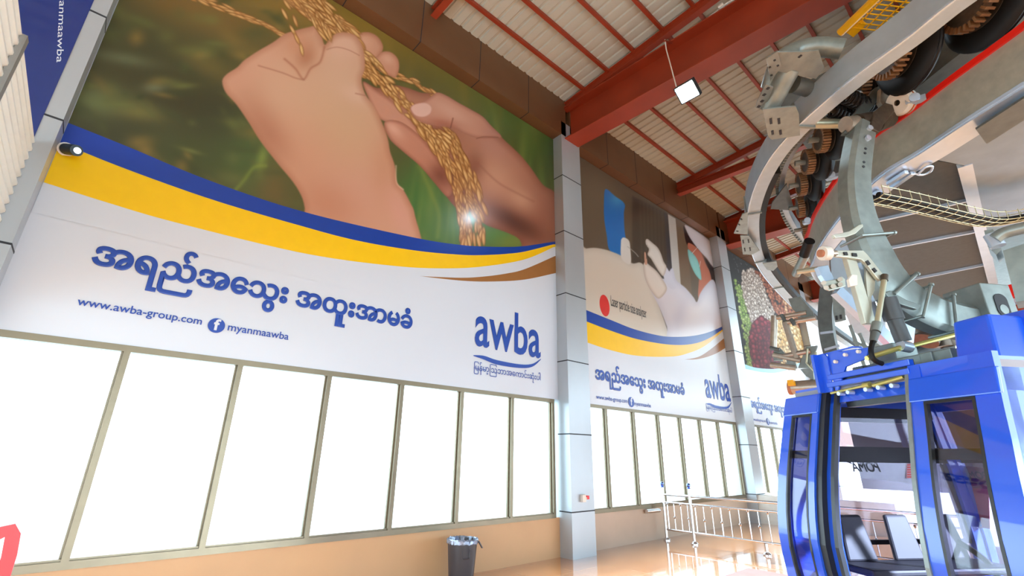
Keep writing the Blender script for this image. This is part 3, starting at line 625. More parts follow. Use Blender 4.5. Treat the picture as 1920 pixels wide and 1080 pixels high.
# vertical name on the sticker (reads downwards)
def vtext(s, P, A, Bv, m, parent):        # P end of the word, A from end to start, Bv glyph height direction
    c = bpy.data.curves.new('t', 'FONT'); c.body = s; c.size = 1; o = bpy.data.objects.new('t', c); COL.objects.link(o)
    dg = bpy.context.evaluated_depsgraph_get(); dg.update(); me = bpy.data.meshes.new_from_object(o.evaluated_get(dg)); bpy.data.objects.remove(o)
    v = np.zeros(len(me.vertices)*3); me.vertices.foreach_get('co', v); v = v.reshape(-1, 3)
    t = 1-(v[:, 0]-v[:, 0].min())/(v[:, 0].max()-v[:, 0].min()); w_ = np.array(P)+t[:, None]*np.array(A)+v[:, 1:2]*np.array(Bv)
    me.vertices.foreach_set('co', w_.ravel()); me.materials.clear(); me.materials.append(m)
    o = bpy.data.objects.new('lettering', me); COL.objects.link(o); o.parent = parent; me.transform(parent.matrix_basis.inverted()); return o
_y = PY-.012; _p = onY(106, 117, _y)
vtext('myanmaawba', _p, (onY(113, -30, _y)-_p), (onY(124, 117, _y)-_p), white_vinyl, bs)
# ================================================================== STATION MACHINERY
H0 = 3.49+CAMZ
def trz(L, Z): return [onZ(a, c, Z) for a, c in L]
cen = Vector((10.9, -5.6, 0))
outer = [Vector((6.3, -4.6, H0)), Vector((4.9, -2.9, H0)), Vector((4.35, -1.6, H0))]+trz([(1900, -70), (1790, 0), (1700, 72), (1610, 138), (1530, 205), (1480, 253), (1440, 303), (1412, 360), (1401, 415), (1408, 470), (1428, 512), (1460, 550), (1500, 588)], H0)
outer += [Vector((16.3, 3.75, H0)), Vector((24, 4.0, H0))]
op = smooth_path(outer, 8)
e = empty('guide_rail', outer[8], 'large curved outer guide rail of grey aluminium, sweeping down from the top right', 'rail')
MB().sweep(op, [(0, 0), (.17, 0), (.17, .3), (0, .3)]).build('rail_beam', alu, e, smooth=True)
MB().sweep(op, [(-.008, -.006), (.012, -.006), (.012, .012), (-.008, .012)]).build('bright_edge', bright, e)
k0 = len(op)//2+8
MB().sweep(op[k0:], [(.172, .02), (.26, .02), (.26, .16), (.172, .16)]).build('rubber_strip', rubber, e)
for i in (61, 86, 100, 110):
    if i < len(op)-1:
        t_ = (op[i+1]-op[i]).normalized(); r_ = t_.cross(Vector((0, 0, 1)))
        MB().bar(op[i]-r_*.02+Vector((0, 0, .14)), op[i]+r_*.19+Vector((0, 0, .14)), .03, .32).build('splice_joint', galv, e)
# thinner inner rail with perforated edge
inner = trz([(1560, 205), (1515, 245), (1480, 285), (1462, 325), (1459, 362), (1470, 405), (1492, 440), (1520, 470), (1545, 500)], CAMZ+3.95)
ip = smooth_path(inner, 8)
e = empty('belt_guide', inner[3], 'slim curved belt guide with toothed outer edge, nested inside the large guide rail', 'guide')
MB().sweep(ip, [(0, 0), (.09, 0), (.09, .25), (0, .25)]).build('guide_strip', alu, e, smooth=True)
for i in range(0, len(ip)-1, 1):
    q = ip[i]; r_ = (ip[i+1]-ip[i]).normalized().cross(Vector((0, 0, 1)))
    MB().bar(q-r_*.03, q+r_*.01, .045, .07).build('tooth', galv, e)
# cross plate between both rails
tag(MB().prism(trz([(1448, 380), (1475, 345), (1490, 395), (1445, 392)], CAMZ+3.8), (0, 0, .02)).build('web_plate', galv_d), 'small flat grey plate joining the outer guide rail to the belt guide', 'plate')
# tyre driven wheels along the contour
def wheel(px, py, h, R, lab, face=1):
    c = onZ(px, py, CAMZ+h); ax = (Vector((cen.x, cen.y, 0))-Vector((c.x, c.y, 0))).normalized()
    e = empty('drive_tyre', c, lab, 'wheel', 'black drive tyres along the contour')
    MB().lathe(c, ax, [(.12, -.06), (R*.62, -.08), (R*.8, -.075), (R*.93, -.05), (R, -.015), (R*.985, 0), (R, .015), (R*.93, .05), (R*.8, .075), (R*.62, .08), (.12, .06), (.12, -.06)], 36).build('tyre', rubber, e, smooth=True)
    MB().lathe(c, ax, [(.0, -.11), (.06, -.11), (.07, -.085), (R*.6, -.085), (R*.6, -.055), (0, -.055)], 28).build('hub', darkgear, e, smooth=True)
    g = MB(); g.lathe(c, ax, [(.0, -.2), (R*.5, -.2), (R*.52, -.13), (.0, -.13)], 30)
    g.build('pulley', darkgear, e)
    t_ = MB(); u = ax.orthogonal().normalized(); v = ax.cross(u)
    for k in range(30):
        a = 2*math.pi*k/30; d = u*math.cos(a)+v*math.sin(a)
        t_.bar(c+d*R*.48-ax*.165, c+d*R*.62-ax*.165, .022, .085, ax)
    t_.build('gear_rim', rust, e)
    MB().cyl(c-ax*.32, c+ax*.3, .035, 12).build('axle', galv, e); return e
WH = [(1850, 5, 3.95, .42, 'largest black tyre, at the top right edge of the photo'), (1700, 98, 3.95, .42, 'big black tyre with brown gear, behind the upper end of the guide rail'),
      (1640, 160, 4.2, .3, 'black tyre beside the springs and white roller'), (1568, 258, 3.75, .27, 'black tyre with worn gear just left of the hanger top'), (1541, 300, 3.75, .27, 'black tyre below the one at the hanger top'),
      (1527, 342, 3.75, .27, 'black tyre in the middle of the curved column of tyres'), (1523, 384, 3.75, .27, 'second lowest tyre of the curved column'), (1530, 425, 3.75, .27, 'lowest black tyre beside the cream clamp')]
for q in WH: wheel(*q)
# dark backing channel behind the tyres
bk = smooth_path(trz([(1960, -60), (1800, 60), (1690, 150), (1620, 215), (1565, 275), (1535, 340), (1530, 400), (1548, 455)], CAMZ+4.05), 6)
e = empty('channel_beam', bk[10], 'dark grey channel beam carrying the tyres, above the red stripe', 'beam')
MB().sweep(bk, [(.28, 0), (.5, 0), (.5, .3), (.28, .3)]).build('channel', galv_d, e, smooth=True)
sl = MB()
for i in (13, 14, 25, 26):
    q = bk[i]; t_ = (bk[i+1]-q).normalized(); r_ = t_.cross(Vector((0, 0, 1)))
    for dz in (.1, .2): sl.bar(q+r_*.275+Vector((0, 0, dz))-t_*.06, q+r_*.275+Vector((0, 0, dz))+t_*.06, .01, .025)
sl.build('slot', joint, e)
# springs
for i, (a, c) in enumerate((((1582, 178), (1628, 200)), ((1558, 205), (1600, 222)))):
    A, Bp = onZ(*a, CAMZ+3.75), onZ(*c, CAMZ+3.75); d = (Bp-A); L = d.length; d.normalize(); u = d.orthogonal().normalized(); v = d.cross(u)
    P = [A+d*(L*k/90)+(u*math.cos(k*2*math.pi/13)+v*math.sin(k*2*math.pi/13))*.075 for k in range(91)]
    e = empty('coil_spring', A, ['upper black coil spring beside the big tyre', 'lower black coil spring under the guide rail'][i], 'spring', 'black coil springs')
    MB().tube(P, .016, 7).build('coil', rubber, e, smooth=True); MB().cyl(A, Bp, .03).build('rod', darkgear, e)
# inner station rail with the red stripe
red = [Vector((7.2, -4.2, H0)), Vector((5.9, -2.9, H0)), Vector((5.2, -1.9, H0))]+trz([(2040, -40), (1920, 50), (1860, 94), (1775, 156), (1700, 214), (1630, 264), (1572, 333), (1534, 392), (1518, 432), (1517, 470)], H0)
red += [Vector((11.6, 2.35, H0)), Vector((15, 2.75, H0)), Vector((24, 2.9, H0))]
rp = smooth_path(red, 8)
e = empty('station_rail', red[7], 'broad grey inner station rail with a bright red stripe along its top', 'rail')
MB().sweep(rp, [(0, -.5), (.05, -.5), (.05, 0), (0, 0)]).build('side_plate', alu_d, e, smooth=True)
MB().sweep(rp[:94], [(-.025, -.03), (.05, -.03), (.05, .03), (-.025, .03)]).build('red_stripe', redstripe, e)
MB().sweep(rp, [(-.02, -.52), (.24, -.52), (.24, -.5), (-.02, -.5)]).build('bottom_flange', bright, e, smooth=True)
MB().sweep(rp, [(-.03, -.5), (0, -.5), (0, -.47), (-.03, -.47)]).build('lip', bright, e)
MB().sweep(rp, [(.24, -.52), (.26, -.52), (.26, -.4), (.24, -.4)]).build('inner_lip', bright, e)
# clips on the stripe
for px, py, lab in ((1718, 190, 'shiny clip on the red stripe beside the white roller'), (1562, 333, 'shiny clip on the red stripe left of the hanger arm'), (1517, 417, 'cream clamp at the lower end of the red stripe')):
    c = onZ(px, py, H0); m = MB(); m.cyl(c+Vector((-.06, 0, .02)), c+Vector((.06, .02, .05)), .045, 12); m.bar(c+Vector((0, -.08, 0)), c+Vector((0, .08, .02)), .07, .05)
    tag(m.build('rail_clip', bright, smooth=True), lab, 'clip')
# handle on lower flange and bolt group
HP = H0-.55
hp = smooth_path(trz([(1722, 326), (1735, 314), (1748, 312), (1744, 322), (1728, 328), (1712, 324)], HP), 5)
tag(MB().tube(hp, .012, 8).build('wire_loop', bright, smooth=True), 'small bright wire loop hanging under the broad station rail', 'handle')
g = MB()
for (a, c) in (((1665, 345), (1700, 322)), ((1672, 352), (1712, 324)), ((1625, 372), (1648, 360)), ((1630, 380), (1655, 366))): g.bar(onZ(*a, HP), onZ(*c, HP), .05, .04)
tag(g.build('joint_bars', bright, bevel=.006), 'pair of bright joint bars bolted under the station rail', 'bracket')
# dark ribbed deck panels with bright seams
DZ = CAMZ+3.05
DP = [[(1612, 385), (1757, 302), (1812, 310), (1828, 371), (1634, 415)], [(1634, 418), (1828, 374), (1841, 430), (1657, 466)], [(1657, 469), (1842, 433), (1859, 492), (1704, 524)], [(1704, 527), (1859, 495), (1868, 550), (1770, 578)]]
DL = ['upper dark ribbed deck panel under the station rail', 'second dark ribbed deck panel from the top, crossed by the wire tray', 'third dark ribbed deck panel, right of the hanger', 'lowest dark ribbed deck panel above the hanger foot']
dk = empty('slatted_deck', onZ(1740, 440, DZ), 'dark ribbed deck with bright seams, crossed by the wire tray right of the hanger', 'deck')
for q, lb in zip(DP, DL):
    MB().prism(trz(q, DZ), (0, 0, .05)).build('deck_panel', deckm, dk)
for a, c, lb in (((1634, 416), (1830, 372), 'bright seam bar between the upper two deck panels'), ((1657, 467), (1843, 431), 'bright seam bar between the second and third deck panels'), ((1704, 525), (1862, 493), 'bright seam bar above the lowest deck panel')):
    A, Bp = onZ(*a, DZ-.02), onZ(*c, DZ-.02); g = MB(); g.bar(A, Bp, .035, .04); g.bar(A+Vector((.06, 0, .02)), Bp+Vector((.06, 0, .02)), .03, .03)
    g.build('seam_bar', bright, dk)
g = MB(); g.bar(onZ(1808, 308, DZ-.03), onZ(1868, 556, DZ-.03), .12, .05)
g.build('deck_edge', bright, dk)
# bright flat metal sheets at the right edge
tag(MB().prism(trz([(1757, 300), (1830, 245), (1960, 160), (1960, 428), (1842, 426), (1812, 311)], CAMZ+3.0), (0, 0, .03)).build('metal_sheet', mat('dull_metal_sheet', (128, 150, 172), .25, .5, var=.12, vs=3)), 'large smooth reflective metal sheet at the right edge of the photo', 'sheet')
tag(MB().prism(trz([(1830, 243), (1960, 158), (1960, 200), (1850, 270)], CAMZ+2.9), (0, 0, .02)).build('metal_sheet', galv_d), 'darker metal strip above the large reflective sheet', 'sheet')
# top deck that closes the machinery from above
tag(MB().box((6.4, -9, CAMZ+4.9), (27, 1.6, CAMZ+4.95)).build('service_deck', galv_d), 'broad grey service deck over the gondola machinery', 'deck')
# wire cable tray with black cables
tr = smooth_path(trz([(1638, 372), (1700, 384), (1760, 398), (1820, 412), (1870, 418), (1950, 404)], CAMZ+2.75), 7)
e = empty('cable_tray', tr[12], 'wire mesh cable tray with black cables crossing below the dark deck', 'tray')
wm = mat('tray_wire', (196, 188, 150), .4, .6)
g = MB(); W_ = .1
for a, bz in ((-W_, .1), (-W_, 0), (-.05, -.02), (.05, -.02), (W_, 0), (W_, .1)):
    g.tube([q+Vector((a*.35, a, bz)) for q in tr], .0045, 6)
for i in range(0, len(tr), 2):
    q = tr[i]; g.tube([q+Vector((a*.35, a, bz)) for a, bz in ((-W_, .12), (-W_, 0), (-.05, -.02), (.05, -.02), (W_, 0), (W_, .12))], .0045, 6)
g.build('wire_mesh', wm, e)
for k, (a, r) in enumerate(((-.05, .03), (.02, .035), (.07, .022))): MB().tube([q+Vector((a*.35, a, .02)) for q in tr], r, 8).build('cable', rubber, e, smooth=True)
# tubular bracket with slotted plates, top left of the outer rail
def at(px, py, h): return onZ(px, py, CAMZ+h)
e = empty('rail_bracket', at(1440, 200, 3.8), 'tubular grey bracket with slotted plates, left of the outer guide rail', 'bracket')
MB().tube(smooth_path([at(1445, 165, 3.8), at(1462, 118, 3.95), at(1490, 98, 4.1), at(1530, 88, 4.1), at(1580, 92, 4.0)], 5), .1, 14).build('bent_tube', galv, e, smooth=True)
MB().cyl(at(1440, 205, 3.6), at(1482, 128, 3.8), .1, 16).build('tube', galv, e, smooth=True)
MB().cyl(at(1488, 158, 3.8), at(1560, 178, 3.8), .09, 16).build('tube', galv_d, e, smooth=True)
def slotted(pts, h, slots, par, name='slotted_plate', m=galv, th=.015):
    o = MB().prism([at(a, c, h) for a, c in pts], (0, 0, th)).build(name, m, par)
    for (a, c, d, f, w_) in slots: MB().bar(at(a, c, h-.002), at(d, f, h-.002), w_, .01).build('slot', joint, o)
    return o
slotted([(1459, 98), (1500, 98), (1535, 95), (1546, 128), (1530, 148), (1460, 134)], 3.72, [(1497, 108, 1503, 103, .02)], e)
slotted([(1437, 110), (1458, 96), (1466, 126), (1444, 152)], 3.7, [(1443, 125, 1444, 127, .02), (1452, 112, 1453, 114, .02), (1446, 140, 1447, 142, .02), (1458, 122, 1459, 124, .02)], e)
slotted([(1420, 190), (1436, 158), (1450, 164), (1432, 208), (1417, 202)], 3.6, [(1438, 165, 1442, 166, .03), (1431, 177, 1435, 178, .03), (1427, 189, 1431, 190, .03), (1421, 199, 1425, 200, .03)], e)
slotted([(1430, 205), (1492, 200), (1498, 214), (1500, 254), (1447, 262), (1440, 256)], 3.45, [(1445, 222, 1446, 232, .025), (1460, 222, 1461, 232, .025), (1448, 245, 1449, 252, .025), (1463, 244, 1464, 252, .025)], e)
slotted([(1392, 402), (1402, 398), (1402, 440), (1376, 438)], 3.4, [(1389, 410, 1391, 412, .02), (1385, 420, 1387, 422, .02), (1381, 433, 1384, 434, .02)], e)
slotted([(1388, 442), (1404, 442), (1424, 470), (1410, 478), (1393, 477)], 3.4, [(1393, 450, 1394, 456, .02), (1403, 449, 1404, 455, .02), (1396, 465, 1397, 471, .02), (1406, 464, 1407, 470, .02)], e)
slotted([(1430, 494), (1456, 490), (1458, 500), (1450, 508), (1438, 506)], 3.4, [], e, 'splice_plate')
# light horizontal tube over the rail to the hanger head
tag(MB().cyl(at(1522, 232, 3.6), at(1600, 232, 3.6), .055, 14).build('push_tube', mat('pale_steel', (190, 186, 160), .35, .7), smooth=True), 'pale round push tube running from the guide rail to the hanger head', 'tube')
# yellow platform rail and ladder mesh beyond the guide rail
e = empty('platform_guardrail', at(1620, 30, 5.2), 'yellow guard rail with square mesh behind the top of the guide rail', 'guardrail')
g = MB(); g.tube([at(1575, 62, 5.2), at(1660, -20, 5.2)], .05, 8); g.build('rail_tube', yellow_p, e)
MB().prism([at(1582, 58, 5.2), at(1612, 36, 5.2), at(1625, 46, 5.2), at(1600, 70, 5.2)], (0, 0, .03)).build('corner_plate', yellow_p, e)
g = MB()
for k in range(9):
    t = k/8; A = Vector(at(1600+62*t, 52-72*t, 5.2)); g.bar(A, A+Vector((.35, -.25, 0)), .012, .012)
for k in range(4): g.bar(Vector(at(1605, 50, 5.2))+Vector((.35, -.25, 0))*(k/3), Vector(at(1680, -26, 5.2))+Vector((.35, -.25, 0))*(k/3), .012, .012)
g.build('mesh', yellow_p, e)
e = empty('platform_mesh', at(1770, 70, 5.0), 'brown wire mesh of the service platform seen between the tyres', 'mesh')
g = MB(); rm = mat('rusty_mesh', (170, 110, 40), .6, .3)
for k in range(26): g.bar(at(1540+12*k, 330-12.5*k, 5.0), Vector(at(1540+12*k, 330-12.5*k, 5.0))+Vector((1.4, -.6, 0)), .014, .014)
for k in range(9): g.bar(Vector(at(1540, 330, 5.0))+Vector((1.4, -.6, 0))*k/8, Vector(at(1850, 8, 5.0))+Vector((1.4, -.6, 0))*k/8, .014, .014)
g.build('wires', rm, e)
tag(MB().bar(at(1545, 410, 5.2), at(1600, 290, 5.2), .12, .12).build('yellow_beam', yellow_p), 'yellow beam glimpsed behind the column of tyres', 'beam')
# second hanger arm further back with door mechanism
sh = smooth_path([at(1556, 520, 2.9), at(1551, 560, 2.7), at(1549, 600, 2.4), at(1556, 650, 1.9), at(1574, 700, 1.35), at(1605, 745, .95)], 6)
PD = 7.6   # distance plane of the mechanism in front of the far hanger
def pd(px, py, x=9.6): return onX(px, py, x)
e = empty('hanger_arm', pd(1550, 545), 'darker curved hanger arm of the gondola behind, strapped with two thin clamps', 'hanger')
hp2 = smooth_path([pd(1556, 515), pd(1551, 560), pd(1549, 600), pd(1556, 650), pd(1574, 700), pd(1605, 745)], 6)
MB().sweep(hp2, [(-.11, -.08), (.11, -.08), (.11, .08), (-.11, .08)], up=(1, 0, 0)).build('curved_arm', galv_d, e, smooth=True)
g = MB()
for (a, c) in (((1538, 625), (1562, 622)), ((1546, 656), (1574, 648))): g.bar(pd(*a, 9.45), pd(*c, 9.45), .02, .04)
g.build('strap', bright, e)
# door-operating linkage on the platform side
e = empty('door_linkage', pd(1480, 680), 'steel tube linkage with levers in front of the seeds banner', 'linkage')
st2 = mat('linkage_steel', (176, 166, 152), .35, .65, var=.12, vs=12)
for a, c, r in (((1452, 592), (1450, 655), .06), ((1472, 605), (1494, 672), .055), ((1455, 596), (1512, 586), .045), ((1468, 606), (1530, 596), .045), ((1450, 665), (1502, 676), .05), ((1445, 684), (1492, 690), .05), ((1470, 668), (1520, 658), .05)):
    MB().cyl(pd(*a), pd(*c), r, 14).build('tube', st2, e, smooth=True)
for q in ([(1452, 652), (1462, 652), (1472, 664), (1466, 676), (1450, 676)], [(1472, 664), (1486, 662), (1494, 690), (1478, 694)], [(1512, 650), (1532, 648), (1518, 690), (1496, 690)], [(1500, 692), (1524, 690), (1526, 712), (1512, 706)], [(1478, 560), (1500, 556), (1524, 585), (1528, 600), (1504, 596), (1486, 580)], [(1545, 655), (1560, 668), (1562, 690), (1552, 700), (1546, 680)], [(1526, 690), (1550, 700), (1556, 740), (1540, 730)]):
    MB().prism([pd(*t) for t in q], (.05, 0, 0)).build('lever', galv, e)
for P in ([(1514, 654), (1512, 680), (1535, 705), (1552, 728)], [(1530, 660), (1530, 694)], [(1536, 690), (1552, 715)], [(1556, 662), (1552, 690)]):
    MB().tube([pd(*t, 9.55) for t in P], .018, 8).build('rod', mat('pale_steel', (190, 186, 160)), e)
for a, c in (((1465, 590), (1472, 602)), ((1483, 598), (1490, 610)), ((1444, 652), (1462, 656))): MB().cyl(pd(*a, 9.55), pd(*c, 9.55), .035, 10).build('clamp', galv_d, e)
e = empty('actuator_motor', pd(1500, 725), 'small cylindrical motor with yellow cap below the linkage', 'motor')
MB().cyl(pd(1486, 727), pd(1540, 724), .12, 20).build('motor_body', st2, e, smooth=True); MB().cyl(pd(1480, 727), pd(1486, 727), .13, 20).build('end_cap', mat('rust_cap', (170, 110, 80), .5), e); MB().box(pd(1484, 718, 9.4)-Vector((.05, .05, .05)), pd(1484, 718, 9.4)+Vector((.05, .05, .05))).build('yellow_label', yellow_p, e)
# straight lower rail joints, brackets and beams behind the cabin
e = empty('rail_truss', pd(1560, 560, 9), 'slotted bracket plates under the straight part of the outer rail', 'bracket')
for q in ([(1560, 540), (1580, 552), (1586, 600), (1566, 604), (1562, 585)], [(1640, 640), (1660, 655), (1655, 672), (1632, 668)]):
    MB().prism([pd(*t, 9.2) for t in q], (.03, 0, 0)).build('slotted_plate', galv, e)
for a, c in (((1568, 592), (1569, 600)), ((1576, 590), (1577, 598))): MB().bar(pd(*a, 9.18), pd(*c, 9.18), .03, .01).build('slot', joint, e)
MB().bar(pd(1594, 610, 9.2), pd(1622, 690, 9.2), .05, .05).build('thin_post', galv, e); MB().bar(pd(1612, 625, 9.2), pd(1640, 695, 9.2), .05, .05).build('thin_post', galv, e); MB().bar(pd(1600, 640, 9.2), pd(1650, 660, 9.2), .04, .04).build('thin_post', galv, e)
# grey dark tube with spring between rail and station (upper)
e = empty('strut', at(1505, 500, 2.7), 'grey round strut with black spring end, left of the white roller lever', 'strut')
MB().cyl(at(1492, 515, 2.7), at(1510, 478, 2.85), .06, 16).build('tube', galv, e, smooth=True); MB().cyl(at(1508, 478, 2.85), at(1518, 452, 2.95), .07, 16).build('spring_cap', rubber, e, smooth=True)
MB().cyl(at(1494, 510, 2.6), at(1535, 504, 2.6), .035, 10).build('cross_bar', mat('pale_steel', (190, 186, 160)), e)
# mechanism at the right edge
e = empty('grip_carriage', onX(1900, 500, 5.2), 'bright cast grip carriage cut off by the right edge of the photo', 'carriage')
for q in ([(1880, 470), (1935, 452), (1945, 560), (1905, 566)], [(1845, 432), (1862, 430), (1878, 468), (1868, 478), (1852, 462)]):
    MB().prism([onX(*t, 5.2) for t in q], (.25, 0, 0)).build('housing', galv, e)
MB().cyl(onX(1858, 440, 5.15), onX(1872, 462, 5.15), .05, 14).build('pin', bright, e, smooth=True)
MB().tube(smooth_path([onX(*t, 5.1) for t in ((1866, 448), (1885, 436), (1930, 425))], 5), .045, 10).build('arm', galv, e, smooth=True)
# distant red and white beams on the far side
for a, c, lb, m_ in (((1858, 556), (1960, 532), 'thin red far rail left of the cast carriage', redstripe), ((1866, 590), (1960, 578), 'upper dark red far beam at the right edge', redsteel), ((1870, 620), (1960, 612), 'lower dark red far beam at the right edge', redsteel)):
    tag(MB().bar(onX(*a, 16), onX(*c, 16), .22, .3).build('far_beam', m_), lb, 'beam')
for a, c, lb in (((1860, 575), (1960, 552), 'upper white far panel strip at the right edge'), ((1868, 606), (1960, 598), 'middle white far panel strip at the right edge'), ((1875, 642), (1960, 634), 'lower white far panel strip at the right edge')):
    tag(MB().bar(onX(*a, 16.2), onX(*c, 16.2), .2, .42).build('far_panel', white_vinyl), lb, 'panel')
# ================================================================== GONDOLA
TH = math.radians(57); U = Vector((math.cos(TH), math.sin(TH), 0)); V = Vector((-math.sin(TH), math.cos(TH), 0)); CC = Vector((5.60, .47, 0))
def G(u, v, z): return CC+U*u+V*v+Vector((0, 0, z))
def gpu(px, py, u=0.):       # photo point on the plane at travel coordinate u
    d = Vector(ray(px, py)); o = Vector((0, 0, CAMZ)); s = (u+CC.dot(U))/d.dot(U); return o+d*s
def gpv(px, py, v=0.):
    d = Vector(ray(px, py)); o = Vector((0, 0, CAMZ)); s = (v+CC.dot(V))/d.dot(V); return o+d*s
zk = [.28, .45, .7, 1.0, 1.3, 1.6, 1.9, 2.1, 2.33]
vk = [.84, .98, 1.07, 1.09, 1.06, 1.0, .92, .87, .80]
uk = [.90, .97, 1.01, 1.02, 1.01, .99, .97, .95, .93]
fv = lambda z: float(np.interp(z, zk, vk)); fu = lambda z: float(np.interp(z, zk, uk))
def FS(s, z, off, sgn=1): return G(s*fu(z)/.93, sgn*(fv(z)+off), z)        # front/back skin
def ES(s, z, off, sgn=1): return G(sgn*(fu(z)+off), s*fv(z)/.8, z)         # end skin, s = across
def strip(fn, s0, s1, z0, z1, off, th, mb=None, n=12, **k):
    mb = mb or MB(); prev = None
    for z in np.linspace(z0, z1, n):
        r = [mb.b.verts.new(fn(a, z, o, **k)) for a, o in ((s0, off), (s1, off), (s1, off-th), (s0, off-th))]
        if prev:
            for j in range(4): mb.b.faces.new((prev[j], prev[(j+1) % 4], r[(j+1) % 4], r[j]))
        else: mb.b.faces.new(r)
        prev = r
    mb.b.faces.new(prev[::-1]); return mb
gd = empty('gondola', CC, 'blue glazed gondola cabin with open doors, hanging at the right of the photo', 'gondola')
# body frame
f = MB()
for sg in (1, -1):
    for s0, s1 in ((.86, .93), (-.93, -.86)): strip(FS, s0, s1, .3, 2.33, 0, .08, f, sgn=sg)
    strip(FS, -.93, .93, .28, .42, 0, .06, f, 4, sgn=sg); strip(FS, -.93, .93, 2.2, 2.33, 0, .06, f, 4, sgn=sg)
    strip(ES, -.8, -.66, .3, 2.33, 0, .06, f, sgn=sg); strip(ES, .66, .8, .3, 2.33, 0, .06, f, sgn=sg)
    strip(ES, -.8, .8, .28, .5 if sg > 0 else .95, 0, .05, f, 6, sgn=sg); strip(ES, -.8, .8, 2.12, 2.33, 0, .05, f, 4, sgn=sg)
for s0, s1 in ((.40, .47),): strip(FS, s0, s1, .3, 2.33, .0, .05, f)
f.build('body_frame', blue_p, gd, smooth=True)
# end window on the near right side and its seal
for sg in (1, -1):
    strip(ES, -.66, .66, .5 if sg > 0 else .95, 2.12, -.02, .01, sgn=sg).build('end_window', cabin_glass, gd, smooth=True)
    g = MB(); strip(ES, .62, .66, .95, 2.12, .005, .03, g, sgn=sg); strip(ES, -.66, -.62, .95, 2.12, .005, .03, g, sgn=sg); strip(ES, -.66, .66, 2.08, 2.12, .005, .03, g, 3, sgn=sg); strip(ES, -.66, .66, .95, .99, .005, .03, g, 3, sgn=sg); g.build('window_seal', seal, gd)
# floor and roof
pl = lambda z, k=.96: [G(fu(z)*a*k, fv(z)*c*k, z) for a, c in ((1, 1), (1, -1), (-1, -1), (-1, 1))]
MB().prism(pl(.28), (0, 0, .08)).build('cabin_floor', seal, gd)
MB().prism(pl(2.3, 1.), (0, 0, .05)).build('cabin_roof', cab_in, gd)
MB().prism([G(a*.93, c*.8, 2.345) for a, c in ((1, 1), (1, -1), (-1, -1), (-1, 1))], (0, 0, .03)).build('roof_skin', blue_p, gd)
# fixed glazing of the far long side with black bar, decals
strip(FS, -.86, .86, .42, 2.2, -.02, .008, sgn=-1).build('rear_window', cabin_glass, gd, smooth=True)
strip(FS, -.9, .9, 1.70, 1.82, .02, .05, sgn=-1, n=4).build('rear_bar', seal, gd)
g = MB(); strip(FS, -.45, -.4, .42, 2.2, .0, .05, g, sgn=-1); strip(FS, .4, .45, .42, 2.2, 0, .05, g, sgn=-1); g.build('rear_post', blue_p, gd)
MB().bar(G(-.5, -.8, 2.16), G(.5, -.8, 2.16), .08, .1).build('rear_lintel', seal, gd); MB().bar(G(-.1, -.74, 2.08), G(.12, -.74, 2.08), .08, .08).build('rear_latch', seal, gd)
# door opening seals
g = MB(); strip(FS, .47, .535, .3, 2.3, .05, .06, g); strip(FS, .365, .40, .3, 2.3, .03, .04, g); g.build('door_seal', seal, gd)
strip(FS, -.365, -.335, .3, 2.34, .08, .05).build('door_edge', galv, gd)
MB().bar(G(.36, .74, 2.2), G(-.33, .74, 2.2), .08, .08).build('front_lintel', seal, gd)
# two sliding door leaves: outer frame, glass
def leaf(s0, s1, w0, w1, nm, ztop):
    o = MB(); strip(FS, s0, w0, .34, ztop, .07, .05, o); strip(FS, w1, s1, .34, ztop, .07, .05, o); strip(FS, w0, w1, .34, .52, .07, .05, o, 4); strip(FS, w0, w1, 2.12, ztop, .07, .05, o, 4)
    d = o.build(nm, blue_p, gd, smooth=True)
    strip(FS, w0, w1, .52, 2.12, .045, .008).build('door_glass', cabin_glass, d, smooth=True)
    q = MB(); strip(FS, w0, w0+.02, .52, 2.12, .072, .03, q); strip(FS, w1-.02, w1, .52, 2.12, .072, .03, q); strip(FS, w0, w1, 2.1, 2.12, .072, .03, q, 3); strip(FS, w0, w1, 1.72, 1.79, .035, .02, q, 3); q.build('glass_seal', seal, d)
    return d
dl = leaf(.53, .97, .60, .86, 'left_door_leaf', 2.3); dr = leaf(-.95, -.365, -.80, -.46, 'right_door_leaf', 2.4)
for d, s0, s1 in ((dl, .53, .97), (dr, -.95, -.365)):
    c = MB(); strip(FS, s0-.005, s1+.005, 2.12, 2.3, .085, .04, c, 3); c.build('door_cap', blue_p, d, bevel=.01)
# decals on the far window (seen reversed from inside)
def gtext(s, u0, u1, z, v, m, par, mirror=True, hs=1., name='lettering', shear=.25):
    c = bpy.data.curves.new('t', 'FONT'); c.body = s; c.size = 1; c.offset = .015; c.shear = shear; o = bpy.data.objects.new('t', c); COL.objects.link(o)
    dg = bpy.context.evaluated_depsgraph_get(); dg.update(); me = bpy.data.meshes.new_from_object(o.evaluated_get(dg)); bpy.data.objects.remove(o)
    k = (u1-u0)/(max(q.co.x for q in me.vertices)-min(q.co.x for q in me.vertices)); x0_ = min(q.co.x for q in me.vertices)
    for q in me.vertices: q.co = G(u0+(q.co.x-x0_)*k, v-(0), z+q.co.y*k*hs)-CC
    me.materials.clear(); me.materials.append(m); o = bpy.data.objects.new(name, me); COL.objects.link(o); o.parent = par; return o
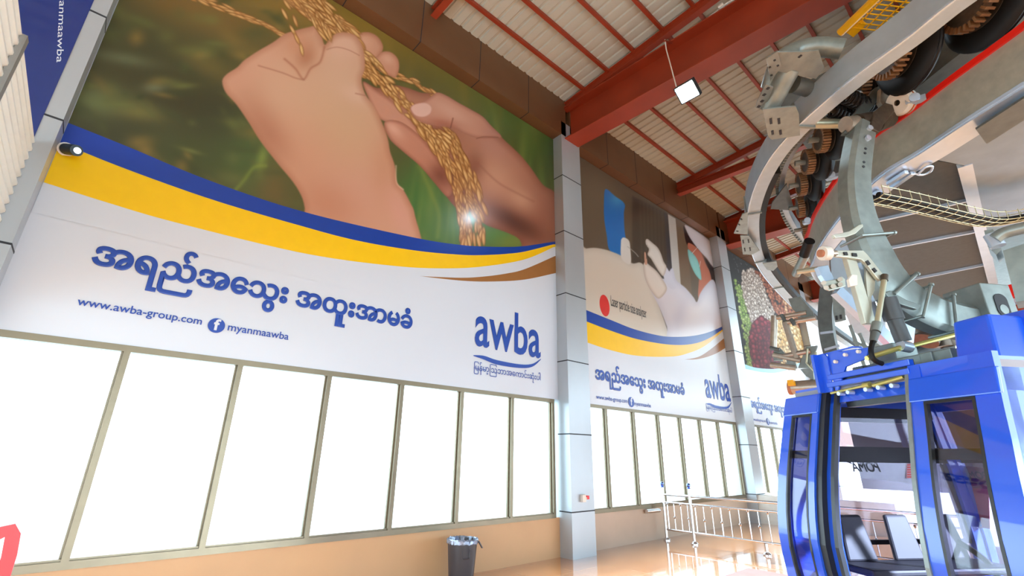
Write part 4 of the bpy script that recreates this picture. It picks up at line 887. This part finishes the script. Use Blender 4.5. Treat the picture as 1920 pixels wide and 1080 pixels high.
# along +u is to the left in the photo, so text laid along +u reads mirrored, as photographed
def etext(st, pR, pL, plane, m, par, hs=1.):     # mirrored word between two photo points on a vertical cabin plane
    c = bpy.data.curves.new('t', 'FONT'); c.body = st; c.size = 1; c.shear = .3; c.bevel_depth = .025; o = bpy.data.objects.new('t', c); COL.objects.link(o)
    dg = bpy.context.evaluated_depsgraph_get(); dg.update(); me = bpy.data.meshes.new_from_object(o.evaluated_get(dg)); bpy.data.objects.remove(o)
    xs = [q.co.x for q in me.vertices]; xmn, xmx = min(xs), max(xs); a, b = plane(*pR), plane(*pL); b.z = a.z = (a.z+b.z)/2; k = (b-a).length/(max(xs)-min(xs))
    for q in me.vertices: q.co = a+(b-a)*((q.co.x-xmn)/(xmx-xmn))+Vector((0, 0, q.co.y*k*hs))-CC
    me.materials.clear(); me.materials.append(m); o = bpy.data.objects.new('lettering', me); COL.objects.link(o); o.parent = par
pe = lambda a, c: gpu(a, c, .955); pv_ = lambda a, c: gpv(a, c, -1.0)
etext('POMA', (1652, 884), (1600, 884), pe, seal, gd, 1.1)
etext('POMA', (1856, 900), (1806, 895), pv_, seal, gd, 1.1)
MB().prism([pe(*q) for q in ((1578, 858), (1600, 858), (1626, 861), (1600, 863), (1578, 866))], U*.004).build('swoosh_decal', seal, gd)
MB().prism([pe(*q) for q in ((1582, 860), (1592, 864), (1600, 871), (1586, 866))], U*.004).build('swoosh_decal', seal, gd)
strip(ES, -.80, .80, 1.69, 1.84, .0, .05, sgn=1, n=4).build('end_bar', rubber, gd)
MB().bar(G(.9, -.7, 2.17), G(.9, .7, 2.17), .06, .1).build('end_lintel', rubber, gd); MB().bar(pe(1642, 776), pe(1674, 774), .06, .09).build('end_latch', seal, gd)
redt = mat('faded_red_print', (226, 96, 84), .5)
nt_ = MB().prism([pe(*q) for q in ((1700, 864), (1728, 864), (1728, 897), (1700, 897))], U*.003).build('notice', mat('pale_notice', (214, 170, 176)), gd)
for k in range(7): MB().prism([pe(*q) for q in ((1701, 866+4.5*k), (1727, 866+4.5*k), (1727, 868.5+4.5*k), (1701, 868.5+4.5*k))], -U*.003).build('notice_line', redt, nt_)
MB().prism([pv_(*q) for q in ((1800, 872), (1852, 878), (1856, 992), (1806, 984))], -V*.004).build('pink_film', mat('pink_film', (200, 110, 124), .5), gd)
# seats and handles inside
for sg in (1, -1):
    g = MB(); g.prism([G(sg*.5, -.75, .78), G(sg*.92, -.75, .78), G(sg*.92, .75, .78), G(sg*.5, .75, .78)], (0, 0, .06)); g.build('bench_seat', seat_m, gd, bevel=.02)
    for c in (-.5, 0, .5):
        MB().prism([G(sg*.84, c-.16, .84), G(sg*.9, c-.12, 1.22), G(sg*.9, c+.12, 1.22), G(sg*.84, c+.16, .84)], U*sg*.04).build('backrest', seat_m, gd, bevel=.02)
    MB().tube(smooth_path([G(sg*.6, -.6, .36), G(sg*.62, -.6, .8), G(sg*.9, -.6, 1.0)], 5), .025, 8).build('seat_support', seat_m, gd, smooth=True)
# header rails over the doors
g = MB(); g.bar(G(.42, .84, 2.43), G(-.38, .84, 2.43), .05, .05); g.bar(G(.42, .86, 2.36), G(-.38, .86, 2.36), .06, .045); g.build('header_rail', blue_p, gd, bevel=.006)
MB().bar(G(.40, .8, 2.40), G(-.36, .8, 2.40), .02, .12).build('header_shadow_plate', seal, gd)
g = MB(); g.cyl(G(.42, .86, 2.29), G(.02, .86, 2.31), .012, 8); g.cyl(G(.06, .86, 2.31), G(.0, .86, 2.31), .025, 10); g.cyl(G(-.02, .85, 2.30), G(-.3, .85, 2.33), .018, 8); g.build('door_drive_rod', zinc, gd)
for a in (.3, .2, .02, -.1, -.22): MB().cyl(G(a, .84, 2.27), G(a, .9, 2.27), .018, 10).build('roller', bright, gd)
MB().prism([G(.5, .86, 2.3), G(.4, .86, 2.3), G(.38, .86, 2.62), G(.41, .86, 2.66), G(.5, .86, 2.66)], -V*.02).build('bracket_plate', blue_p, gd, bevel=.004)
MB().prism([G(.39, .84, 2.3), G(.36, .84, 2.3), G(.22, .84, 2.5), G(.0, .84, 2.53), G(-.05, .84, 2.62), G(.39, .84, 2.66)], -V*.02).build('gusset_plate', blue_p, gd, bevel=.004)
g = MB(); g.bar(G(.50, .84, 2.3), G(.50, .84, 2.66), .03, .14, V); g.bar(G(.5, .79, 2.655), G(.1, .79, 2.655), .1, .015); g.build('bracket_rib', blue_p, gd)
for a, z in ((.18, 2.6), (.04, 2.6), (.3, 2.56)): MB().cyl(G(a, .82, z), G(a, .865, z), .016, 12).build('bolt', white_pl, gd)
# tall blue housings beside the hanger foot
m = MB().prism([G(-.66, .8, 2.34), G(-.93, .8, 2.34), G(-.90, .72, 2.68), G(-.66, .72, 2.68)], -V*.3); m.build('blue_housing', blue_p, gd, bevel=.02)
m = MB().prism([G(-.66, .5, 2.34), G(-.98, .5, 2.34), G(-.94, .44, 2.72), G(-.66, .44, 2.72)], -V*.45); m.build('blue_housing', blue_p, gd, bevel=.02)
# suspension frame on the roof
g = MB()
for a in (.32, -.32): g.bar(G(a, .62, 2.47), G(a, -.62, 2.47), .1, .12)
for c in (.55, -.55): g.bar(G(.4, c, 2.47), G(-.5, c, 2.47), .1, .12)
g.build('suspension_frame', galv, gd, bevel=.008)
MB().box((-.12, -.12, 0), (.12, .12, .2), Matrix.Translation(gpv(1683, 690, .4)) @ Matrix.Rotation(TH, 4, 'Z')).build('yoke_block', galv, gd, bevel=.008)
MB().cyl(gpv(1700, 682, .35), gpv(1795, 668, .35), .06, 16).build('yoke_tube', galv, gd, smooth=True)
# hanger arm: J-shaped box beam in the plane across the travel direction
HA = [(1616, 240), (1607, 290), (1602, 340), (1606, 390), (1618, 435), (1638, 480), (1664, 528), (1698, 562), (1745, 588), (1800, 604), (1838, 608)]
hc = [gpu(a, c, 0) for a, c in HA]; hs = smooth_path(hc, 6)
wid = np.interp(np.linspace(0, 1, len(hs)), [0, .3, .6, 1], [.115, .135, .19, .15])
mb = MB(); rings = []
for i, q in enumerate(hs):
    t = (hs[min(i+1, len(hs)-1)]-hs[max(i-1, 0)]).normalized(); x = t.cross(U).normalized(); wv = wid[i]
    rings.append([mb.b.verts.new(q+x*a*wv+U*c*.1) for a, c in ((-1, -.6), (-.7, -1), (.7, -1), (1, -.6), (1, .6), (.7, 1), (-.7, 1), (-1, .6))])
for r0, r1 in zip(rings[:-1], rings[1:]):
    for j in range(8): mb.b.faces.new((r0[j], r1[j], r1[(j+1) % 8], r0[(j+1) % 8]))
mb.b.faces.new(rings[0]); mb.b.faces.new(rings[-1][::-1]); mb.build('hanger_arm', galv, gd, smooth=True)
for i in (2, 4): MB().cyl(hs[i]-U*.1, hs[i]-U*.125, .03, 10).build('hanger_bolt', bright, gd)
g = MB()
for i in (6, 7, 9, 10): g.cyl(hs[i]-U*.095, hs[i]-U*.106, .014, 8)
g.build('hanger_hole', joint, gd)
for i in (26, 38, 44, 50):
    t = (hs[i+1]-hs[i-1]).normalized(); x = t.cross(U).normalized(); a = hs[i]-U*.13
    g = MB(); g.cyl(a-x*.19, a+x*.19, .014, 8); g.cyl(a+x*.17, a+x*.17+U*.25, .014, 8); g.cyl(a-x*.17, a-x*.17+U*.25, .014, 8); g.cyl(a+x*.17, a+x*.19, .022, 8); g.build('u_bolt', galv, gd)
# foot block with oval slot
fc = gpu(1846, 600, 0)
bx_ = Matrix.Translation(fc) @ Matrix.Rotation(TH, 4, 'Z')
MB().box((-.17, -.16, -.32), (.17, .16, .3), bx_).build('foot_block', galv, gd, bevel=.01)
g = MB(); sp = []
for k in range(24):
    a = 2*math.pi*k/24; sp.append(bx_ @ Vector((-.173, .07*math.cos(a), .09+.06*math.sin(a)+(.05 if math.sin(a) > 0 else -.05))))
g.prism(sp, -U*.004); g.build('oval_slot', joint, gd); MB().cyl(bx_ @ Vector((-.18, 0, .05)), bx_ @ Vector((-.172, 0, .05)), .045, 16).build('slot_pin', galv, gd)
# grip head on top of the hanger
g = MB(); g.cyl(gpu(1606, 232), gpu(1645, 226), .1, 20); g.cyl(gpu(1640, 232), gpu(1665, 222), .1, 18); g.build('grip_head', darkgear, gd, smooth=True)
MB().cyl(gpu(1585, 234), gpu(1603, 232), .085, 20).build('grip_collar', st2, gd, smooth=True)
gl_ = MB(); gl_.prism([gpu(*q, -.12) for q in ((1632, 240), (1640, 208), (1660, 192), (1674, 196), (1678, 208), (1658, 232), (1650, 248))], U*.06); gl_.build('grip_jaw', darkgear, gd, bevel=.008)
gl_ = MB(); gl_.prism([gpu(*q, .02) for q in ((1582, 250), (1600, 215), (1640, 165), (1685, 142), (1698, 142), (1700, 150), (1680, 158), (1650, 182), (1618, 226), (1606, 250))], U*.05); gl_.build('release_lever', galv_d, gd, bevel=.006)
MB().prism([gpu(*q, -.05) for q in ((1652, 165), (1662, 158), (1676, 166), (1668, 196), (1656, 200), (1650, 190))], U*.05).build('lever_fork', st2, gd, bevel=.006)
rc = gpu(1690, 192, -.16); rax = (V*.9-Vector((0, 0, .25))).normalized()
MB().lathe(rc, rax, [(.03, -.06), (.12, -.06), (.135, -.04), (.135, .04), (.12, .06), (.03, .06)], 30).build('white_roller', white_pl, gd, smooth=True)
MB().lathe(rc, rax, [(.03, -.068), (.085, -.068), (.09, -.05), (.03, -.05)], 30).build('roller_hub', darkgear, gd, smooth=True); MB().torus(rc, rax, .134, .008, 30, 6).build('roller_band', mat('orange_band', (176, 86, 36), .5), gd)
# door operating linkage hanging beside the arm
pu = lambda a, c, u=-.16: gpu(a, c, u)
cq = lambda L: [(1500+a/4.5, 420+c/4.5) for a, c in L]
pale = mat('pale_lever', (196, 196, 180), .38, .6, var=.08)
o = MB().prism([pu(*q) for q in cq([(300, 222), (535, 222), (575, 262), (715, 440), (712, 462), (680, 478), (652, 455), (560, 335), (520, 300), (430, 282), (305, 272)])], U*.03).build('rocker_lever', pale, gd, bevel=.004)
s_ = MB()
for a, c in (((370, 250), (398, 250)), ((440, 258), (478, 262)), ((560, 310), (585, 345)), ((615, 375), (640, 405))):
    A, Bp = [pu(*q, -.165) for q in cq([a, c])]; MB().bar(A, Bp, .03, .012, U).build('slot', joint, o)
MB().cyl(pu(*cq([(235, 248)])[0]), pu(*cq([(305, 245)])[0]), .025, 12).build('roller_pin', st2, gd)
MB().cyl(pu(*cq([(185, 248)])[0]), pu(*cq([(238, 248)])[0]), .062, 24).build('cream_roller', white_pl, gd, smooth=True)
MB().cyl(pu(*cq([(165, 248)])[0]), pu(*cq([(186, 248)])[0]), .034, 16).build('roller_bore', mat('rust_cap', (170, 110, 80)), gd)
MB().bar(pu(1591, 482, -.1), pu(1628, 608, -.1), .1, .05, U).build('channel_post', pale, gd, bevel=.006)
MB().bar(pu(1604, 494, -.06), pu(1642, 600, -.06), .09, .03, U).build('slotted_post', bright, gd)
o = MB().prism([pu(*q, -.12) for q in cq([(560, 350), (600, 360), (635, 470), (630, 560), (600, 620), (610, 720), (640, 830), (625, 860), (590, 800), (570, 600), (555, 440)])], U*.02).build('cam_plate', pale, gd)
MB().prism([pu(*q, -.14) for q in cq([(412, 465), (440, 425), (485, 430), (488, 515), (425, 528), (418, 490)])], U*.03).build('cream_block', white_pl, gd, bevel=.004)
MB().cyl(pu(1658, 524, -.18), pu(1645, 606, -.18), .022, 12).build('push_rod', mat('pale_steel', (190, 186, 160)), gd, smooth=True)
MB().cyl(pu(1659, 516, -.18), pu(1658, 526, -.18), .028, 12).build('rod_end', darkgear, gd, smooth=True)
MB().cyl(pu(1645, 606, -.18), pu(1641, 622, -.18), .04, 14).build('ball_joint', galv, gd, smooth=True)
MB().cyl(pu(1641, 624, -.18), pu(1637, 640, -.18), .034, 12, .026).build('cable_gland', galv_d, gd, smooth=True)
MB().tube(smooth_path([pu(*q, -.18) for q in ((1637, 640), (1633, 655), (1636, 670), (1644, 678), (1654, 682))], 5), .02, 8).build('hose', rubber, gd, smooth=True)
g = MB(); g.cyl(gpu(1662, 560, .0-.14), gpu(1677, 600, -.14), .075, 18); g.build('damper_sleeve', mat('dark_grey_damper', (62, 64, 66), .4), gd, smooth=True)
g = MB(); g.cyl(gpu(1676, 596, -.14), gpu(1694, 640, -.14), .06, 18); g.build('damper_rod', mat('dark_grey_damper', (62, 64, 66), .4), gd, smooth=True)
g = MB(); g.cyl(gpu(1685, 655, -.14), gpu(1790, 628, -.14), .018, 8); g.cyl(gpu(1625, 672, -.14), gpu(1700, 648, -.14), .02, 8); g.build('tie_rod', zinc, gd)
MB().cyl(gpu(1688, 648, -.15), gpu(1706, 652, -.15), .045, 14).build('tie_joint', bright, gd, smooth=True)
MB().prism([pu(*q, -.11) for q in cq([(280, 90), (420, 60), (500, 5), (530, 0), (535, 20), (470, 80), (400, 105), (300, 115)])], U*.03).build('curved_bracket', pale, gd, bevel=.004)
MB().prism([pu(*q, -.12) for q in cq([(720, 580), (760, 560), (900, 640), (1020, 680), (1030, 700), (990, 720), (860, 680), (740, 610)])], U*.04).build('lower_bracket', galv, gd, bevel=.006)
# ------------------------------------------------------------------ rail end clamp and lower beam (station side)
e = empty('rail_clamp', gpu(1565, 520, .6), 'riveted bright clamp joining the lower end of the curved rail', 'clamp')
cz = lambda a, c: gpu(a, c, .7)
MB().prism([cz(*q) for q in cq([(150, 360), (240, 345), (260, 400), (300, 480), (230, 505), (180, 430)])], U*.06).build('clamp_body', bright, e, bevel=.006)
MB().prism([cz(*q) for q in cq([(175, 490), (300, 470), (340, 445), (370, 470), (375, 530), (240, 568), (205, 555)])], -U*.02).build('clamp_plate', pale, e, bevel=.006)
g = MB()
for q in cq([(200, 497), (220, 537), (280, 525), (340, 510), (338, 467)]): g.cyl(gpu(*q, .7-.02), gpu(*q, .7-.05), .025, 8)
g.build('rivet', st2, e)
tag(MB().bar(gpu(1568, 545, .75), gpu(1690, 660, .75), .12, .08, U).build('lower_beam', bright), 'bright inclined beam running down behind the push rod', 'beam')
tag(MB().prism([gpu(*q, .8) for q in ((1557, 478), (1580, 450), (1600, 455), (1598, 520), (1660, 600), (1662, 640), (1560, 540))], U*.02).build('backing_sheet', mat('smooth_grey_sheet', (160, 162, 166), .3, .7)), 'smooth grey backing sheet behind the door levers', 'sheet')
# machinery block between hanger foot and yoke
e = empty('return_sheave', gpu(1740, 640, 1.0), 'cluster of dark sheaves and bright frame behind the hanger foot', 'machinery')
MB().sweep(smooth_path([gpu(*q, .8) for q in ((1694, 640), (1700, 600), (1712, 592), (1760, 592), (1800, 588))], 4), [(-.07, -.05), (.07, -.05), (.07, .05), (-.07, .05)], up=U).build('bright_frame', bright, e)
for a, c, r in (((1735, 640), (1745, 615), .12), ((1750, 600), (1768, 650), .09), ((1770, 620), (1785, 650), .1), ((1720, 610), (1728, 625), .06)): MB().cyl(gpu(*a, .9), gpu(*c, .9), r, 16).build('sheave', darkgear, e, smooth=True)
MB().prism([gpu(*q, 1.1) for q in ((1700, 610), (1790, 596), (1792, 660), (1712, 668))], U*.02).build('dark_plate', seal, e)
# ================================================================== SMALL THINGS
# floodlight
lc = Vector((7.09, 3.0, 8.15))
e = empty('floodlight', lc, 'lit square floodlight hanging from the roof in front of the huge I-beam', 'lamp')
q = [onX(*t, 7.09) for t in ((1266, 170), (1290, 155), (1313, 174), (1286, 189))]
nrm = (q[1]-q[0]).cross(q[3]-q[0]).normalized()
ctr = sum(q, Vector())/4; ux = Vector((0, -1, 0)); tilt = Vector((-.62, .1, -.78)).normalized(); ux = (ux-tilt*ux.dot(tilt)).normalized(); uy = tilt.cross(ux)
Mx = Matrix(((ux[0], uy[0], -tilt[0], ctr[0]), (ux[1], uy[1], -tilt[1], ctr[1]), (ux[2], uy[2], -tilt[2], ctr[2]), (0, 0, 0, 1)))
MB().box((-.2, -.17, -.0), (.2, .17, .09), Mx).build('housing', mat('black_housing', (40, 52, 58), .4), e, bevel=.01)
fr = MB(); fr.box((-.2, -.17, -.02), (.2, -.15, 0), Mx); fr.box((-.2, .15, -.02), (.2, .17, 0), Mx); fr.box((-.2, -.17, -.02), (-.18, .17, 0), Mx); fr.box((.18, -.17, -.02), (.2, .17, 0), Mx); fr.build('front_frame', mat('black_housing', (40, 52, 58)), e)
MB().box((-.18, -.15, -.008), (.18, .15, -.002), Mx).build('lit_panel', emis('led_glow', (214, 240, 255), 60), e)
hk = onX(1249, 92, 7.09); ft = ctr+Vector((.0, .18, .1))
MB().bar(hk+Vector((-.02, 0, .2)), (hk.x+.36, hk.y, hk.z+.42), .03, .03).build('ceiling_bracket', redsteel, e)
MB().tube([hk+Vector((0, 0, .25)), hk, ft], .012, 6).build('suspension_rod', white_pl, e)
fn = MB()
for k in range(6): fn.box((-.17+.06*k, -.14, .09), (-.155+.06*k, .14, .12), Mx)
fn.build('cooling_fin', mat('black_housing', (40, 52, 58)), e)
# conduit on the rafter
cp = smooth_path([onX(1245, 95, 7.45), onX(1300, 55, 7.5), onX(1345, 20, 7.55), onX(1360, 8, 7.55), onX(1380, -4, 7.6)], 4)
e = empty('cable_conduit', cp[0], 'thin white conduit running along the rafter above the floodlight', 'conduit'); MB().tube(cp, .018, 6).build('conduit', white_pl, e); MB().cyl(onX(1348, 16, 7.5), onX(1357, 8, 7.5), .05, 10).build('junction', white_pl, e)
# camera on the banner
cp = onY(131, 282, WY-.05)
e = empty('security_camera', cp, 'small white and black security camera at the left end of the yellow stripe', 'camera')
MB().cyl(onY(124, 280, WY-.024), onY(124, 280, WY-.06), .075, 20).build('mount_plate', white_pl, e, smooth=True)
a = onY(127, 281, WY-.06); MB().cyl(a, a+Vector((.1, -.06, -.03)), .03, 10).build('arm', white_pl, e)
a = onY(134, 282, WY-.12); MB().cyl(a+Vector((-.05, .05, .02)), a+Vector((.05, -.1, -.03)), .06, 20).build('camera_body', mat('black_housing', (40, 52, 58)), e, smooth=True)
MB().cyl(a+Vector((.05, -.1, -.03)), a+Vector((.056, -.11, -.033)), .035, 16).build('lens', steel, e)
# switch box on pillar
c = onY(1091, 934, PY)
e = empty('switch_box', c, 'small cream switch box with red lever on the first pillar', 'switch')
MB().box(c+Vector((-.05, -.07, -.065)), c+Vector((.045, 0, .065))).build('box', white_pl, e, bevel=.008)
MB().box(c+Vector((.05, -.09, -.02)), c+Vector((.115, -.03, .045))).build('red_lever', red_pl, e, bevel=.006); MB().cyl(c+Vector((.04, -.06, .0)), c+Vector((.06, -.06, .0)), .025, 10).build('knob', white_pl, e)
# waste bin
bc = onZ(860, 1090, 0); bc.y = 6.1; bc.x = 4.53
e = empty('waste_bin', bc, 'dark grey plastic waste bin with silver liner, against the tan low wall', 'bin')
BR, BH = .215, .56
MB().lathe(bc, (0, 0, 1), [(.0, 0), (BR*.78, 0), (BR*.8, .02), (BR, BH), (BR*.97, BH), (BR*.76, .03), (0, .03)], 40).build('bin_body', bin_m, e, smooth=True)
lp = []
m = MB(); seg = 60; pr = [(BR*.93, BH-.12), (BR*.96, BH+.0), (BR*1.0, BH+.02), (BR*1.07, BH+.005), (BR*1.06, BH-.04)]
R = []
for r, h in pr: R.append([m.b.verts.new(bc+Vector((math.cos(2*math.pi*k/seg)*(r+random.uniform(-.006, .006)), math.sin(2*math.pi*k/seg)*(r+random.uniform(-.006, .006)), h+random.uniform(-.008, .008)))) for k in range(seg)])
for a_, b_ in zip(R[:-1], R[1:]):
    for k in range(seg): m.b.faces.new((a_[k], a_[(k+1) % seg], b_[(k+1) % seg], b_[k]))
m.build('bin_liner', bag_m, e, smooth=True)
d = (Vector((0, 0, 0))-Vector((bc.x, bc.y, 0))).normalized(); sd = Vector((d.y, -d.x, 0))
hl = lambda a, z, o=.006: bc+(d*math.cos(a)-sd*math.sin(a))*(BR*(.8+.2*z/BH)+o)+Vector((0, 0, z))
MB().tube([hl(-.0, BH-.1), hl(.02, BH-.2), hl(.1, BH-.215), hl(.45, BH-.215), hl(.55, BH-.2), hl(.55, BH-.1)], .008, 6).build('handle', bin_m, e)
MB().bar(hl(1.45, BH-.02, .02), hl(1.6, BH-.11, .08), .03, .012).build('hook', bin_m, e)
# railing across the passage beside the second bay
RXX = 10.28
rl = empty('railing', (RXX, 3.8, 0), 'stainless steel railing with ball-topped posts running from the beige wall behind the gondola', 'railing')
def post(y, ball=True, h=1.08):
    p_ = MB().cyl((RXX, y, 0), (RXX, y, h), .03, 16).build('railing_post', steel, rl, smooth=True); MB().lathe((RXX, y, 0), (0, 0, 1), [(0, 0), (.075, 0), (.075, .02), (.05, .05), (.03, .06)], 20).build('base_flange', steel, p_, smooth=True)
    if ball: MB().lathe((RXX, y, h), (0, 0, 1), [(.035, 0), (.045, .01), (.02, .03)]+[(.045*math.sin(a), .075-.045*math.cos(a)) for a in np.linspace(.5, math.pi, 8)], 20).build('ball_finial', mat('blue_steel_ball', (110, 130, 190), .12, 1), p_, smooth=True)
post(6.30); post(5.65); post(4.19, False, .2); post(1.2)
def railing(y0, y1, z0, z1, n):
    for z, r in ((z1, .025), (z1-.16, .02), (z0, .02)): MB().cyl((RXX, y0, z), (RXX, y1, z), r, 12).build('rail', steel, rl, smooth=True)
    for k in range(n):
        y = y0+(y1-y0)*(k+.5)/n
        b = MB().cyl((RXX, y, z0), (RXX, y, z1-.16), .008 if k % 3 else .014, 8).build('baluster', steel, rl, smooth=True)
        z = z0+(.26 if k % 2 else .52); MB().lathe((RXX, y, z), (0, 0, 1), [(.009, -.03), (.026, 0), (.009, .03)], 10).build('ball', steel, b, smooth=True)
railing(6.30, 5.65, .22, .93, 4); railing(5.65, 1.2, .22, .93, 24)
tag(B((22, -9, .75), (22.3, 5.2, 3.9)).build('wall_far', mat('mauve_grey_wall', (92, 90, 100), .6)), kind='structure')
# low kerb wall closing the far bay
tag(B((15.1, 3.0, 0), (15.35, 6.2, .74)).build('wall_far', mat('pale_render', (206, 204, 196), .7)), kind='structure')
# wooden handrail stub
tag(MB().cyl((9.75, 6.42, .6), (10.2, 6.38, .6), .04, 14).build('rail_stub', steel, smooth=True), 'stub of steel tube on the beige wall just left of the first railing post', 'tube')
# red mat on floor
tag(B((6.4, 2.3, .0), (8.85, 3.95, .008)).build('floor_mat', mat('pink_mat', (236, 120, 112), .7)), 'pinkish red mat on the orange floor, bottom edge of the photo', 'mat')
# red plastic chair at left edge
cc_ = onY(0, 1040, 2.6); ox = cc_
e = empty('plastic_chair', (ox.x, 2.6, 0), 'red plastic chair whose rounded back shows at the bottom left corner', 'chair')
bx0 = ox.x-.36; zt2 = onY(8, 1008, 2.6).z
pth = smooth_path([(bx0, 2.6, .45), (bx0-.02, 2.6, zt2-.1), (bx0+.1, 2.6, zt2), (bx0+.3, 2.6, zt2), (bx0+.385, 2.6, zt2-.06), (bx0+.36, 2.6, .45)], 5)
MB().sweep(pth, [(-.02, -.015), (.02, -.015), (.02, .015), (-.02, .015)], up=(0, 1, 0)).build('back_frame', red_pl, e, smooth=True)
g = MB()
for k in range(5): g.bar((bx0+.04+.07*k, 2.6, .46), (bx0+.04+.07*k, 2.6, zt2-.01), .03, .012, (0, 1, 0))
g.build('back_slat', red_pl, e)
MB().box((bx0-.02, 2.2, .42), (bx0+.4, 2.62, .45)).build('seat', red_pl, e, bevel=.01)
for a, c in ((0, 2.24), (.38, 2.24), (0, 2.58), (.38, 2.58)): MB().bar((bx0+a, c, 0), (bx0+a, c, .43), .04, .04).build('leg', red_pl, e)
